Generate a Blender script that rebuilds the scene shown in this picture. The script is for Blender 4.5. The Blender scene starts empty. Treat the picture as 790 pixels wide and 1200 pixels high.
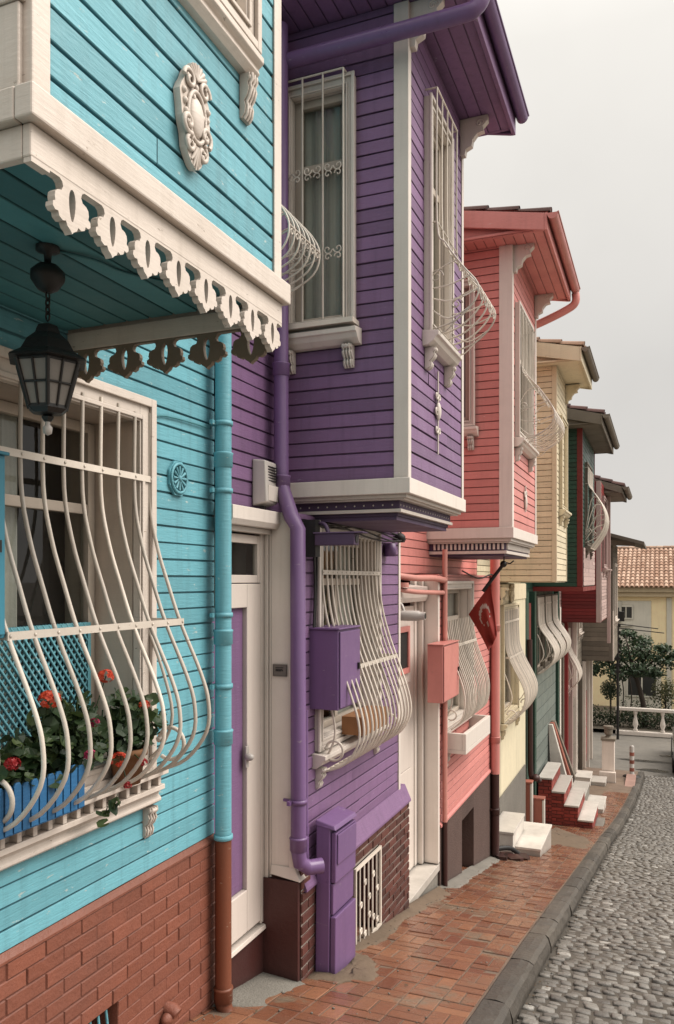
import bpy, bmesh, math, random
from mathutils import Vector, Matrix, noise as mnoise
random.seed(7)
R = math.radians
scene = bpy.context.scene
COL = scene.collection

# ------------------------------------------------------------------ materials
MATS = {}
def M(name, col, rough=.5, dirt=.25, wear=0., wearcol=(.5, .42, .33), bump=.25, bscale=60., grain=True,
      tintvar=.25, metal=0., spec=.5, dirtcol=None, streak=.2, coat=0., ramp=None, patch=0., patchcol=(.2, .2, .18), ao=.55, pscale=1.7):
    """painted / stone surface: base colour broken up by dirt, rain streaks, chips, per-face tint and fine relief"""
    m = bpy.data.materials.new(name); m.use_nodes = True
    nt = m.node_tree; N = nt.nodes; L = nt.links
    b = N['Principled BSDF']
    tc = N.new('ShaderNodeTexCoord')
    def mapping(sc):
        mp = N.new('ShaderNodeMapping'); mp.inputs['Scale'].default_value = sc
        L.new(tc.outputs['Object'], mp.inputs['Vector']); return mp.outputs['Vector']
    def noise(vec, scale, detail=5, rough_=.6):
        n = N.new('ShaderNodeTexNoise'); n.inputs['Scale'].default_value = scale
        n.inputs['Detail'].default_value = detail; n.inputs['Roughness'].default_value = rough_
        L.new(vec, n.inputs['Vector']); return n.outputs['Fac']
    def rng(val, a, b_, c=0., d=1.):
        r = N.new('ShaderNodeMapRange'); r.inputs['From Min'].default_value = a; r.inputs['From Max'].default_value = b_
        r.inputs['To Min'].default_value = c; r.inputs['To Max'].default_value = d
        L.new(val, r.inputs['Value']); return r.outputs['Result']
    def mix(fac, A, B, mode='MIX'):
        x = N.new('ShaderNodeMix'); x.data_type = 'RGBA'; x.blend_type = mode
        if isinstance(fac, float): x.inputs[0].default_value = fac
        else: L.new(fac, x.inputs[0])
        for i, q in ((6, A), (7, B)):
            if isinstance(q, tuple): x.inputs[i].default_value = q + (1,) if len(q) == 3 else q
            else: L.new(q, x.inputs[i])
        return x.outputs[2]
    obj = tc.outputs['Object']
    dc = dirtcol or tuple(c * .45 + .01 for c in col)
    at = N.new('ShaderNodeAttribute'); at.attribute_name = 'tint'
    if ramp:
        cr = N.new('ShaderNodeValToRGB'); e = cr.color_ramp.elements
        for i, c in enumerate(ramp):
            p = i / (len(ramp) - 1)
            q = e[0] if i == 0 else (e[1] if i == len(ramp) - 1 else e.new(p))
            q.position = p
        for q, c in zip(sorted(e, key=lambda q: q.position), ramp): q.color = tuple(c) + (1,)
        L.new(at.outputs['Fac'], cr.inputs['Fac']); colour = cr.outputs['Color']
    else:
        t = rng(at.outputs['Fac'], 0, 1, 1 - tintvar, 1 + tintvar)
        hs = N.new('ShaderNodeHueSaturation'); hs.inputs['Color'].default_value = tuple(col) + (1,)
        L.new(t, hs.inputs['Value']); colour = hs.outputs['Color']
    n1 = noise(obj, 2.3, 6, .65)
    colour = mix(rng(n1, .42, .75, 0, dirt), colour, dc)
    if streak:
        n2 = noise(mapping((14, 14, .9)), 1.6, 4, .6)
        colour = mix(rng(n2, .5, .78, 0, streak), colour, dc)
    n3 = noise(obj, 170., 2)
    colour = mix(rng(n3, .3, .7, 0, .12), colour, tuple(c * .7 for c in col))
    if patch:
        n5 = noise(obj, pscale, 7, .68)
        colour = mix(rng(n5, .55, .66, 0, patch), colour, patchcol)
    if wear:
        n4 = noise(mapping((9, 9, 34)), 1.4, 9, .72)
        colour = mix(rng(n4, .67 - wear * .1, .69 - wear * .1, 0, .9), colour, wearcol)
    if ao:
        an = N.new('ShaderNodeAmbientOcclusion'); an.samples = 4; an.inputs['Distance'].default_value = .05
        colour = mix(rng(an.outputs['AO'], .35, .95, ao, 0), colour, tuple(c * .28 for c in dc))  # darkens grooves and contact edges in the colour: crease shade together with grime
    L.new(colour, b.inputs['Base Color'])
    L.new(rng(n1, .3, .7, max(.04, rough - .12), min(1, rough + .15)), b.inputs['Roughness'])
    b.inputs['Metallic'].default_value = metal
    b.inputs['Specular IOR Level'].default_value = spec
    if coat: b.inputs['Coat Weight'].default_value = coat; b.inputs['Coat Roughness'].default_value = .12
    if bump:
        vec = mapping((.18, .18, 1.6)) if grain else obj
        nb = noise(vec, bscale, 6, .65)
        bp = N.new('ShaderNodeBump'); bp.inputs['Strength'].default_value = bump; bp.inputs['Distance'].default_value = .01
        L.new(nb, bp.inputs['Height']); L.new(bp.outputs['Normal'], b.inputs['Normal'])
    MATS[name] = m
    return m

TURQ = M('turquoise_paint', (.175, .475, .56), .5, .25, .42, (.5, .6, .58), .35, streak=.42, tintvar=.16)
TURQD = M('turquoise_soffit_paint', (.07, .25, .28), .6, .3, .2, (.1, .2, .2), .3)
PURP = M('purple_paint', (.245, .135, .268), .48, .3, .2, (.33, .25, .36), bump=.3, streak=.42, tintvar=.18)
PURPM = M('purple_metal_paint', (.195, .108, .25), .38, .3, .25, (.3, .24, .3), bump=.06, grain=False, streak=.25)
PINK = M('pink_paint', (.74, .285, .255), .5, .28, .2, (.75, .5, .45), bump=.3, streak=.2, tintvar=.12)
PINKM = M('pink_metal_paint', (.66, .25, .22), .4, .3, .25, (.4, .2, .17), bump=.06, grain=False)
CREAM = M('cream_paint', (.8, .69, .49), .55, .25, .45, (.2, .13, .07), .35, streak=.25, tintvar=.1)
CREAMW = M('cream_plaster', (.74, .66, .47), .8, .3, 0, bump=.3, grain=False, streak=.3)
GREEN = M('bottle_green_paint', (.012, .055, .036), .45, .3, 0, bump=.25)
TEALP = M('grey_green_panel_paint', (.17, .2, .18), .5, .4, 0, bump=.15)
REDP = M('dark_red_paint', (.2, .014, .014), .5, .25, 0, bump=.3)
ROSE = M('faded_rose_paint', (.5, .36, .33), .6, .3, .3, (.3, .22, .2), .3)
GREYW = M('weathered_grey_wood', (.19, .16, .125), .75, .45, .3, (.1, .08, .06), .5, tintvar=.3)
WHITE = M('cream_white_trim_paint', (.81, .715, .635), .5, .3, .3, (.33, .26, .2), .2, dirtcol=(.42, .35, .28), tintvar=.06, streak=.25)
WHITEC = M('clean_white_trim_paint', (.82, .74, .67), .45, .22, 0, bump=.1, dirtcol=(.45, .39, .33), tintvar=.05, streak=.2)
IRONW = M('white_painted_iron', (.78, .7, .61), .4, .4, .12, (.25, .14, .08), .15, bscale=40, grain=False, dirtcol=(.4, .33, .26), streak=0)
REVEAL = M('window_reveal_paint', (.6, .5, .42), .6, .3, 0, bump=.15)
SASH = M('sash_paint', (.58, .5, .42), .5, .3, 0, bump=.1, dirtcol=(.3, .25, .2))
IRONB = M('black_iron', (.016, .014, .013), .45, .2, 0, bump=.2, grain=False, streak=0)
BRICKO = M('orange_painted_brick', (.27, .095, .06), .5, .5, .25, (.2, .07, .05), bump=.6, bscale=38, grain=False, tintvar=.12)
BRICKM = M('maroon_brick', (.105, .035, .026), .6, .35, 0, bump=.5, bscale=55, grain=False, tintvar=.45)
MAROON = M('maroon_render', (.085, .024, .02), .55, .35, 0, bump=.3, bscale=30, grain=False)
MORTAR = M('pale_mortar', (.45, .38, .33), .9, .3, 0, bump=.5, grain=False)
MORTARO = M('painted_mortar', (.2, .07, .045), .6, .4, 0, bump=.3, grain=False)
STUCCO = M('brown_roughcast', (.1, .062, .052), .9, .4, 0, bump=1., bscale=45, grain=False)
REDBR = M('red_brick', (.27, .04, .028), .6, .3, 0, bump=.4, grain=False, tintvar=.35)
BROWNP = M('rust_brown_pipe_paint', (.2, .062, .03), .45, .35, .2, (.4, .33, .25), .1, grain=False)
DKBROWN = M('dark_brown_pipe_paint', (.05, .016, .013), .45, .35, 0, bump=.1, grain=False)
MARBLE = M('white_marble', (.63, .585, .53), .4, .75, .25, (.34, .3, .25), bump=.2, grain=False, dirtcol=(.36, .33, .29), streak=.1)
CONC = M('concrete', (.24, .22, .19), .9, .5, 0, bump=1., bscale=30, grain=False)
GRAN = M('kerb_granite', (.095, .082, .068), .45, .8, 0, bump=1.2, bscale=22, grain=False, tintvar=.3)
COBB = M('cobble_granite', (.26, .245, .22), .38, .35, 0, bump=.7, bscale=45, grain=False, streak=0,
         ramp=[(.11, .1, .09), (.2, .188, .168), (.28, .262, .235), (.4, .38, .345)], dirtcol=(.12, .105, .088), patch=.5, patchcol=(.15, .13, .105), pscale=1.1)
GROUT = M('sandy_joint', (.1, .085, .068), .9, .4, 0, bump=.6, grain=False)
PAVER = M('terracotta_paver', (.3, .1, .05), .2, .6, 0, bump=.45, bscale=30, grain=False, streak=0, spec=.6,
          ramp=[(.15, .045, .025), (.2, .062, .032), (.26, .085, .042), (.33, .15, .08), (.25, .18, .13)], dirtcol=(.17, .1, .07), patch=.9, patchcol=(.2, .155, .11), pscale=2.6)
ASPH = M('road_surface', (.2, .183, .16), .6, .5, 0, bump=.5, bscale=14, grain=False, streak=0)
EARTH = M('ground_earth', (.12, .1, .075), .95, .5, 0, bump=.8, bscale=8, grain=False, streak=0)
TILE = M('terracotta_roof_tile', (.4, .2, .13), .75, .4, 0, bump=.4, grain=False,
         ramp=[(.34, .19, .12), (.5, .31, .22), (.6, .42, .31), (.5, .28, .18)], dirtcol=(.16, .1, .07), streak=0)
TILED = M('old_brown_roof_tile', (.14, .075, .06), .8, .5, 0, bump=.4, grain=False, ramp=[(.09, .05, .045), (.16, .08, .07), (.2, .13, .11)], streak=0)
YELLOW = M('pale_yellow_render', (.9, .74, .46), .85, .2, 0, bump=.25, grain=False, streak=.15)
PALEW = M('off_white_render', (.7, .66, .56), .8, .2, 0, bump=.2, grain=False)
BARK = M('bark', (.05, .037, .028), .9, .4, 0, bump=.9, bscale=25, grain=False)
FLAGR = M('red_flag_cloth', (.26, .02, .012), .8, .2, 0, bump=.1, grain=False, streak=0)
CLOTH = M('net_curtain', (.8, .77, .7), .9, .2, 0, bump=.4, bscale=30, grain=False, tintvar=.3)
BLUEW = M('blue_planter_paint', (.03, .16, .36), .5, .3, .1, (.2, .3, .4), .3)
SOIL = M('potting_soil', (.03, .02, .014), .95, .3, 0, bump=1., grain=False)
RUBBER = M('black_rubber', (.015, .014, .014), .55, .2, 0, bump=.1, grain=False, streak=0)
PLAST = M('white_plastic', (.56, .52, .48), .4, .2, 0, bump=.05, grain=False, dirtcol=(.4, .36, .32))
STEEL = M('stamped_metal_plate', (.2, .18, .16), .45, .4, 0, bump=.1, grain=False, metal=.5)
CARP = M('black_car_paint', (.012, .013, .016), .2, .1, 0, bump=0, grain=False, coat=.8, streak=0)
TERRA = M('terracotta_pot', (.26, .12, .05), .8, .3, 0, bump=.2, grain=False)
REDBAND = M('red_reflective_paint', (.3, .1, .07), .5, .3, 0, bump=.1, grain=False)
SALMON = M('salmon_pipe_paint', (.55, .24, .2), .5, .2, 0, bump=.1, grain=False)

def leafmat(name, ramp, rough=.5):
    m = bpy.data.materials.new(name); m.use_nodes = True
    N = m.node_tree.nodes; L = m.node_tree.links; b = N['Principled BSDF']
    at = N.new('ShaderNodeAttribute'); at.attribute_name = 'tint'
    cr = N.new('ShaderNodeValToRGB'); e = cr.color_ramp.elements
    e[0].color = tuple(ramp[0]) + (1,); e[1].color = tuple(ramp[-1]) + (1,)
    for i, c in enumerate(ramp[1:-1]): q = e.new((i + 1) / (len(ramp) - 1)); q.color = tuple(c) + (1,)
    L.new(at.outputs['Fac'], cr.inputs['Fac']); L.new(cr.outputs['Color'], b.inputs['Base Color'])
    b.inputs['Roughness'].default_value = rough
    tr = N.new('ShaderNodeBsdfTranslucent'); L.new(cr.outputs['Color'], tr.inputs['Color'])
    mx = N.new('ShaderNodeMixShader'); mx.inputs[0].default_value = .25
    L.new(b.outputs[0], mx.inputs[1]); L.new(tr.outputs[0], mx.inputs[2])
    L.new(mx.outputs[0], N['Material Output'].inputs['Surface'])
    return m
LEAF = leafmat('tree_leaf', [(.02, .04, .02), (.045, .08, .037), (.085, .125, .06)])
LEAFH = leafmat('hedge_leaf', [(.014, .028, .01), (.03, .05, .02), (.07, .085, .03)])
LEAFT = leafmat('topiary_leaf', [(.04, .05, .02), (.09, .095, .035), (.14, .13, .05)])
LEAFG = leafmat('geranium_leaf', [(.012, .03, .012), (.03, .06, .02), (.075, .11, .035)])
PETO = leafmat('orange_red_petal', [(.5, .035, .015), (.72, .085, .035), (.75, .14, .07)])
PETP = leafmat('pink_petal', [(.42, .03, .09), (.6, .08, .2)])
PETR = leafmat('crimson_petal', [(.25, .008, .012), (.42, .02, .025)])

def glassmat(name, tint=(.75, .78, .76), rough=.02, fr=1.5):
    m = bpy.data.materials.new(name); m.use_nodes = True
    N = m.node_tree.nodes; L = m.node_tree.links; N.remove(N['Principled BSDF'])
    t = N.new('ShaderNodeBsdfTransparent'); t.inputs['Color'].default_value = tint + (1,)
    g = N.new('ShaderNodeBsdfGlossy'); g.inputs['Roughness'].default_value = rough
    lw = N.new('ShaderNodeLayerWeight'); lw.inputs['Blend'].default_value = .5
    pw = N.new('ShaderNodeMath'); pw.operation = 'POWER'; pw.inputs[1].default_value = 4.; L.new(lw.outputs['Facing'], pw.inputs[0])
    f = N.new('ShaderNodeMapRange'); f.inputs['To Min'].default_value = .05; f.inputs['To Max'].default_value = .9; L.new(pw.outputs[0], f.inputs['Value'])
    n = N.new('ShaderNodeTexNoise'); n.inputs['Scale'].default_value = 3
    bp = N.new('ShaderNodeBump'); bp.inputs['Strength'].default_value = .08
    L.new(n.outputs['Fac'], bp.inputs['Height']); L.new(bp.outputs['Normal'], g.inputs['Normal'])
    mx = N.new('ShaderNodeMixShader')
    L.new(f.outputs[0], mx.inputs[0]); L.new(t.outputs[0], mx.inputs[1]); L.new(g.outputs[0], mx.inputs[2])
    L.new(mx.outputs[0], N['Material Output'].inputs['Surface'])
    return m
GLASS = glassmat('window_glass')
FROST = M('frosted_lantern_glass', (.22, .2, .18), .35, .3, 0, bump=.1, grain=False, streak=0)
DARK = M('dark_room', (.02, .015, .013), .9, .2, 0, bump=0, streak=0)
LAMPG = M('headlight_lens', (.75, .7, .5), .15, .05, 0, bump=0, streak=0)

# ------------------------------------------------------------------ mesh builder
def TX(plane):                       # a wall facing the street: a runs along y, n towards +x
    return lambda a, n, z: (plane + n, a, z)
def TY(plane):                       # a wall facing up the street (-y): a runs along x
    return lambda a, n, z: (a, plane - n, z)
def TYF(plane):                      # a wall facing down the street (+y)
    return lambda a, n, z: (a, plane + n, z)
IDT = lambda a, n, z: (a, n, z)

class MB:
    def __init__(s, T=IDT): s.v = []; s.f = []; s.m = []; s.t = []; s.sm = []; s.T = T
    def add(s, vs, fs, mat=0, tint=None, smooth=False):
        o = len(s.v); T = s.T
        e0, e1 = Vector(T(0, 0, 0)), Vector(T(1, 0, 0)); mirrored = (e1 - e0).cross(Vector(T(0, 1, 0)) - e0).z < 0
        s.v += [T(*p) for p in vs]
        tt = random.random() if tint is None else tint
        for f in fs: s.f.append([i + o for i in (f[::-1] if mirrored else f)]); s.m.append(mat); s.t.append(tt); s.sm.append(smooth)
        return s
    def box(s, a0, a1, n0, n1, z0, z1, mat=0, tint=None):
        vs = [(a0, n0, z0), (a1, n0, z0), (a1, n1, z0), (a0, n1, z0), (a0, n0, z1), (a1, n0, z1), (a1, n1, z1), (a0, n1, z1)]
        return s.add(vs, [(0, 3, 2, 1), (4, 5, 6, 7), (0, 1, 5, 4), (1, 2, 6, 5), (2, 3, 7, 6), (3, 0, 4, 7)], mat, tint)
    def hexa(s, p, mat=0, tint=None):    # eight corners, bottom four then top four
        return s.add(p, [(0, 3, 2, 1), (4, 5, 6, 7), (0, 1, 5, 4), (1, 2, 6, 5), (2, 3, 7, 6), (3, 0, 4, 7)], mat, tint)
    def quad(s, p, mat=0, tint=None): return s.add(p, [(0, 1, 2, 3)], mat, tint)
    def strip(s, prof, a0, a1, mat=0, tint=None, seg=1, jit=0.):
        """profile of (n, z) run along a from a0 to a1"""
        k = len(prof); vs = []
        for i in range(seg + 1):
            a = a0 + (a1 - a0) * i / seg; d = random.uniform(-jit, jit); e = random.uniform(-jit, jit)
            vs += [(a, n + (e if n > .004 else 0), z + d) for n, z in prof]
        fs = [(i * k + j, (i + 1) * k + j, (i + 1) * k + j + 1, i * k + j + 1) for i in range(seg) for j in range(k - 1)]
        return s.add(vs, fs, mat, tint)
    def prism(s, prof, a0, a1, mat=0, tint=None):
        """closed (n, z) polygon run along a"""
        k = len(prof); vs = [(a0, n, z) for n, z in prof] + [(a1, n, z) for n, z in prof]
        fs = [(j, (j + 1) % k, k + (j + 1) % k, k + j) for j in range(k)] + [tuple(range(k))[::-1], tuple(range(k, 2 * k))]
        return s.add(vs, fs, mat, tint)
    def plate(s, poly, n0, n1, mat=0, tint=None):
        """closed (a, z) polygon given a thickness in n"""
        k = len(poly); vs = [(a, n0, z) for a, z in poly] + [(a, n1, z) for a, z in poly]
        fs = [(j, (j + 1) % k, k + (j + 1) % k, k + j) for j in range(k)] + [tuple(range(k))[::-1], tuple(range(k, 2 * k))]
        return s.add(vs, fs, mat, tint)
    def tube(s, pts, r, n=8, mat=0, tint=None, caps=True, flat=None):
        P = [Vector(p) for p in pts]; k = len(P); vs = []
        rr = r if isinstance(r, (list, tuple)) else [r] * k
        up = None
        for i in range(k):
            d = (P[min(i + 1, k - 1)] - P[max(i - 1, 0)])
            d = d.normalized() if d.length > 1e-9 else Vector((0, 0, 1))
            if up is None:
                up = Vector((0, 0, 1)) if abs(d.z) < .9 else Vector((1, 0, 0))
            x = (up - d * up.dot(d)).normalized(); y = d.cross(x); up = x
            for j in range(n):
                w = 2 * math.pi * (j + .5) / n
                vs.append(tuple(P[i] + (x * math.cos(w) + y * math.sin(w)) * rr[i]))
        fs = [(i * n + j, i * n + (j + 1) % n, (i + 1) * n + (j + 1) % n, (i + 1) * n + j) for i in range(k - 1) for j in range(n)]
        o = s.add(vs, fs, mat, tint, smooth=True)
        if caps and rr[0] > .0005: s.add(vs[:n], [tuple(range(n))[::-1]], mat, tint)
        if caps and rr[-1] > .0005: s.add(vs[-n:], [tuple(range(n))], mat, tint)
        return s
    def lathe(s, prof, c, n=16, mat=0, tint=None, smooth=True, rot=0.):
        vs = []; k = len(prof)
        for r, z in prof:
            for j in range(n):
                w = 2 * math.pi * j / n + rot; vs.append((c[0] + r * math.cos(w), c[1] + r * math.sin(w), c[2] + z))
        fs = [(i * n + j, i * n + (j + 1) % n, (i + 1) * n + (j + 1) % n, (i + 1) * n + j) for i in range(k - 1) for j in range(n)]
        fs2 = [tuple(range(n))[::-1], tuple(range((k - 1) * n, k * n))]
        return s.add(vs, fs, mat, tint, smooth).add(vs, fs2, mat, tint)
    def blob(s, c, r, mat=0, tint=None, n=12, m=8):
        vs = []
        for i in range(m + 1):
            ph = math.pi * i / m
            for j in range(n):
                w = 2 * math.pi * j / n
                vs.append((c[0] + r[0] * math.sin(ph) * math.cos(w), c[1] + r[1] * math.sin(ph) * math.sin(w), c[2] + r[2] * math.cos(ph)))
        fs = [(i * n + j, (i + 1) * n + j, (i + 1) * n + (j + 1) % n, i * n + (j + 1) % n) for i in range(m) for j in range(n)]
        return s.add(vs, fs, mat, tint, True)
    def outline(s, splines, n0, n1, mat=0, tint=None):
        """flat cut-out board: outer outline and holes in (a, z), thickness n0..n1"""
        cu = bpy.data.curves.new('tmp_curve', 'CURVE'); cu.dimensions = '2D'; cu.fill_mode = 'BOTH'; cu.extrude = abs(n1 - n0) / 2
        for sp in splines:
            q = cu.splines.new('POLY'); q.points.add(len(sp) - 1); q.use_cyclic_u = True
            for p, (x, y) in zip(q.points, sp): p.co = (x, y, 0, 1)
        ob = bpy.data.objects.new('tmp_curve', cu); COL.objects.link(ob)
        dg = bpy.context.evaluated_depsgraph_get(); dg.update()
        me = bpy.data.meshes.new_from_object(ob.evaluated_get(dg))
        mid = (n0 + n1) / 2
        s.add([(v.co.x, mid + v.co.z, v.co.y) for v in me.vertices], [tuple(p.vertices) for p in me.polygons], mat, tint)
        bpy.data.objects.remove(ob); bpy.data.curves.remove(cu); bpy.data.meshes.remove(me)
        return s
    def build(s, name, mats, parent=None, origin=(0, 0, 0), bevel=0., **props):
        if parent is not None: origin = world_loc(parent)
        me = bpy.data.meshes.new(name)
        ox, oy, oz = origin
        me.from_pydata([(x - ox, y - oy, z - oz) for x, y, z in s.v], [], s.f)
        for m in (mats if isinstance(mats, (list, tuple)) else [mats]): me.materials.append(m)
        me.polygons.foreach_set('material_index', s.m)
        me.polygons.foreach_set('use_smooth', s.sm)
        a = me.attributes.new('tint', 'FLOAT', 'FACE'); a.data.foreach_set('value', s.t)
        me.update()
        o = bpy.data.objects.new(name, me); COL.objects.link(o)
        if parent is not None: o.parent = parent
        else: o.location = origin
        o['_w'] = origin
        if bevel:
            b = o.modifiers.new('bevel', 'BEVEL'); b.width = bevel; b.segments = 2; b.limit_method = 'ANGLE'; b.angle_limit = R(40)
        for k, v in props.items(): o[k] = v
        return o

def world_loc(o):
    return tuple(o['_w'])
def thing(name, label, cat, loc, group=None):
    o = bpy.data.objects.new(name, None); COL.objects.link(o); o.location = loc; o.empty_display_size = .2
    o['_w'] = tuple(loc); o['label'] = label; o['category'] = cat
    if group: o['group'] = group
    return o

# ------------------------------------------------------------------ street profile
def zg(y):                                   # pavement level, the street runs downhill and levels out
    if y < 6: return -2.668 + .183 * (6 - y)
    if y < 13: return -1.45 - .203 * y
    if y > 29: y = 29
    d = y - 13
    return -4.089 - (.203 * d - .203 * d * d / 32)
def kerb_x(y): return 1.24 if y < 14 else 1.24 + .03 * (y - 14)

# ------------------------------------------------------------------ wall helpers
def siding(mb, a0, a1, z0, z1, openings=(), pitch=.08, mat=0, depth=.013, groove=.0082):
    """horizontal shiplap boards with a shadow groove, cut round the openings"""
    z = z0
    while z < z1 - .005:
        p = min(pitch, z1 - z); zt = z + p; mid = z + p / 2
        cuts = sorted((o[0], o[1]) for o in openings if o[2] < mid < o[3])
        x = a0; segs = []
        for c0, c1 in cuts:
            if c0 > x: segs.append((x, min(c0, a1)))
            x = max(x, c1)
        if x < a1: segs.append((x, a1))
        cut = []
        for b0, b1 in segs:
            if b1 - b0 > 1.1 and random.random() < .55:
                m_ = random.uniform(b0 + .3, b1 - .3); cut += [(b0, m_ - .0012), (m_ + .0012, b1)]
            else: cut.append((b0, b1))
        for b0, b1 in cut:
            j = random.uniform(-.0012, .0012); d = depth + random.uniform(-.0015, .0015)
            prof = [(0, z + j), (0, z + groove + j), (d * .8, z + groove + j), (d, z + groove + .002 + j), (d, zt - .003 + j), (d * .7, zt + j), (0.0, zt + j)]
            nseg = max(1, int((b1 - b0) / .35))
            t = random.random()
            # boards butt against each other somewhere along a long wall
            mb.strip(prof, b0, b1, mat, t, seg=nseg, jit=.0013)
        z = zt

def bricks(mb, a0, a1, z0, z1, openings=(), bw=.2, bh=.055, gap=.01, proud=.008, mat=0, mmat=1, back=True):
    if back:
        if not openings: mb.quad([(a0, 0, z0), (a1, 0, z0), (a1, 0, z1), (a0, 0, z1)], mmat)
        else:
            o = openings[0]
            for q in ((a0, o[0], z0, z1), (o[1], a1, z0, z1), (o[0], o[1], o[3], z1), (o[0], o[1], z0, o[2])):
                if q[1] > q[0] and q[3] > q[2]: mb.quad([(q[0], 0, q[2]), (q[1], 0, q[2]), (q[1], 0, q[3]), (q[0], 0, q[3])], mmat)
    row = 0; z = z1
    while z > z0 + .01:
        zb = max(z - bh, z0); a = a0 - (bw / 2 if row % 2 else 0)
        while a < a1:
            x0 = max(a, a0); x1 = min(a + bw - gap, a1)
            if x1 - x0 > .015:
                pieces = [(x0, x1)]
                for o in openings:
                    if o[2] < (z + zb) / 2 < o[3]:
                        np_ = []
                        for (p, q) in pieces:
                            if q <= o[0] or p >= o[1]: np_.append((p, q)); continue
                            if p < o[0]: np_.append((p, o[0]))
                            if q > o[1]: np_.append((o[1], q))
                        pieces = np_
                for p, q in pieces:
                    if q - p < .015: continue
                    pr = proud + random.uniform(-.002, .003); c = .004; j = lambda: random.uniform(-.0025, .0025)
                    x, y, u, w = p + j() * .6, q + j() * .6, zb + gap / 2 + j(), z - gap / 2 + j()
                    vs = [(x, 0, u), (y, 0, u), (y, 0, w), (x, 0, w), (x + c, pr, u + c), (y - c, pr + j() * .5, u + c), (y - c, pr, w - c), (x + c, pr + j() * .5, w - c)]
                    mb.add(vs, [(4, 5, 6, 7), (0, 1, 5, 4), (1, 2, 6, 5), (2, 3, 7, 6), (3, 0, 4, 7)], mat)
            a += bw
        z -= bh; row += 1

def ring(mb, a0, a1, z0, z1, w, n0, n1, mat=0, wb=None):
    """rectangular frame; rails butt between the stiles"""
    wb = w if wb is None else wb
    mb.box(a0, a0 + w, n0, n1, z0, z1, mat); mb.box(a1 - w, a1, n0, n1, z0, z1, mat)
    mb.box(a0 + w, a1 - w, n0, n1, z1 - w, z1, mat); mb.box(a0 + w, a1 - w, n0, n1, z0, z0 + wb, mat)

def corbel(mb, a, z, w=.06, h=.13, d=.06, mat=0):
    """small carved bracket below a sill: scroll over a tapering leaf"""
    prof = [(0, z), (d, z), (d * 1.05, z - h * .12), (d * .8, z - h * .22), (d * .95, z - h * .35), (d * .75, z - h * .5), (d * .45, z - h * .62),
            (d * .6, z - h * .75), (d * .5, z - h * .9), (d * .2, z - h), (0, z - h)]
    mb.prism(prof, a - w / 2, a + w / 2, mat)
    for s_ in (-.3, 0, .3):
        mb.tube([(a + s_ * w, n + .004, q) for n, q in prof[1:-1]], .006, 6, mat)
    mb.blob((a, d * .9, z - h * .1), (w * .55, d * .35, h * .1), mat)

def corbels(T, spots, mat, parent, *size):
    for a, z in spots:
        b = MB(T); corbel(b, a, z, *size); b.build('bracket', mat, parent)

def spiral(ca, cz, r, turns, n, start, sgn=1, k=18):
    out = []
    for i in range(k + 1):
        t = i / k; w = start + sgn * turns * 2 * math.pi * t; q = r * (1 - .82 * t)
        out.append((ca + q * math.cos(w), n, cz + q * math.sin(w)))
    return out

def cartouche(mb, a, z, w, h, n=.0, mat=0):
    """carved oval shield with scrolls, shell crest and leaf drop"""
    pts = []
    for i in range(40):
        t = 2 * math.pi * i / 40; k = 1 + .08 * math.cos(5 * t) + .05 * math.cos(11 * t + 1)
        pts.append((a + w / 2 * k * math.sin(t) * (1 - .25 * max(0, -math.cos(t))), z + h / 2 * .98 * math.cos(t)))
    mb.plate(pts, n, n + .022, mat)
    mb.blob((a, n + .02, z), (w * .26, .02, h * .2), mat)
    mb.tube([(a + w * .3 * math.sin(2 * math.pi * i / 28), n + .026, z + h * .24 * math.cos(2 * math.pi * i / 28)) for i in range(29)], .007, 6, mat)
    for sx in (-1, 1):
        mb.tube(spiral(a + sx * w * .26, z + h * .3, w * .2, 1.2, n + .028, 0 if sx > 0 else math.pi, sx), .007, 6, mat)
        mb.tube(spiral(a + sx * w * .3, z - h * .12, w * .2, 1.2, n + .028, -1, sx), .008, 6, mat)
        mb.tube(spiral(a + sx * w * .2, z - h * .3, w * .18, 1.1, n + .026, 1, -sx), .007, 6, mat)
        for i in range(6):
            mb.blob((a + sx * w * (.42 - .03 * i), n + .022, z + h * (.16 - i * .09)), (.008, .012, h * .035), mat, n=6, m=4)
    for i in range(7):
        t = R(-60 + 20 * i); mb.tube([(a, n + .026, z + h * .36), (a + w * .32 * math.sin(t), n + .026, z + h * (.36 + .14 * math.cos(t)))], [.005, .009], 6, mat)
    for i in range(5):
        t = R(-50 + 25 * i); mb.tube([(a, n + .026, z - h * .3), (a + w * .2 * math.sin(t), n + .022, z - h * (.3 + .2 * math.cos(t)))], [.01, .004], 6, mat)
    for i in range(14):
        mb.blob((a + random.uniform(-.4, .4) * w * .8, n + .024, z + random.uniform(-.4, .4) * h), (.008, .009, .012), mat, n=6, m=4)

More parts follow.
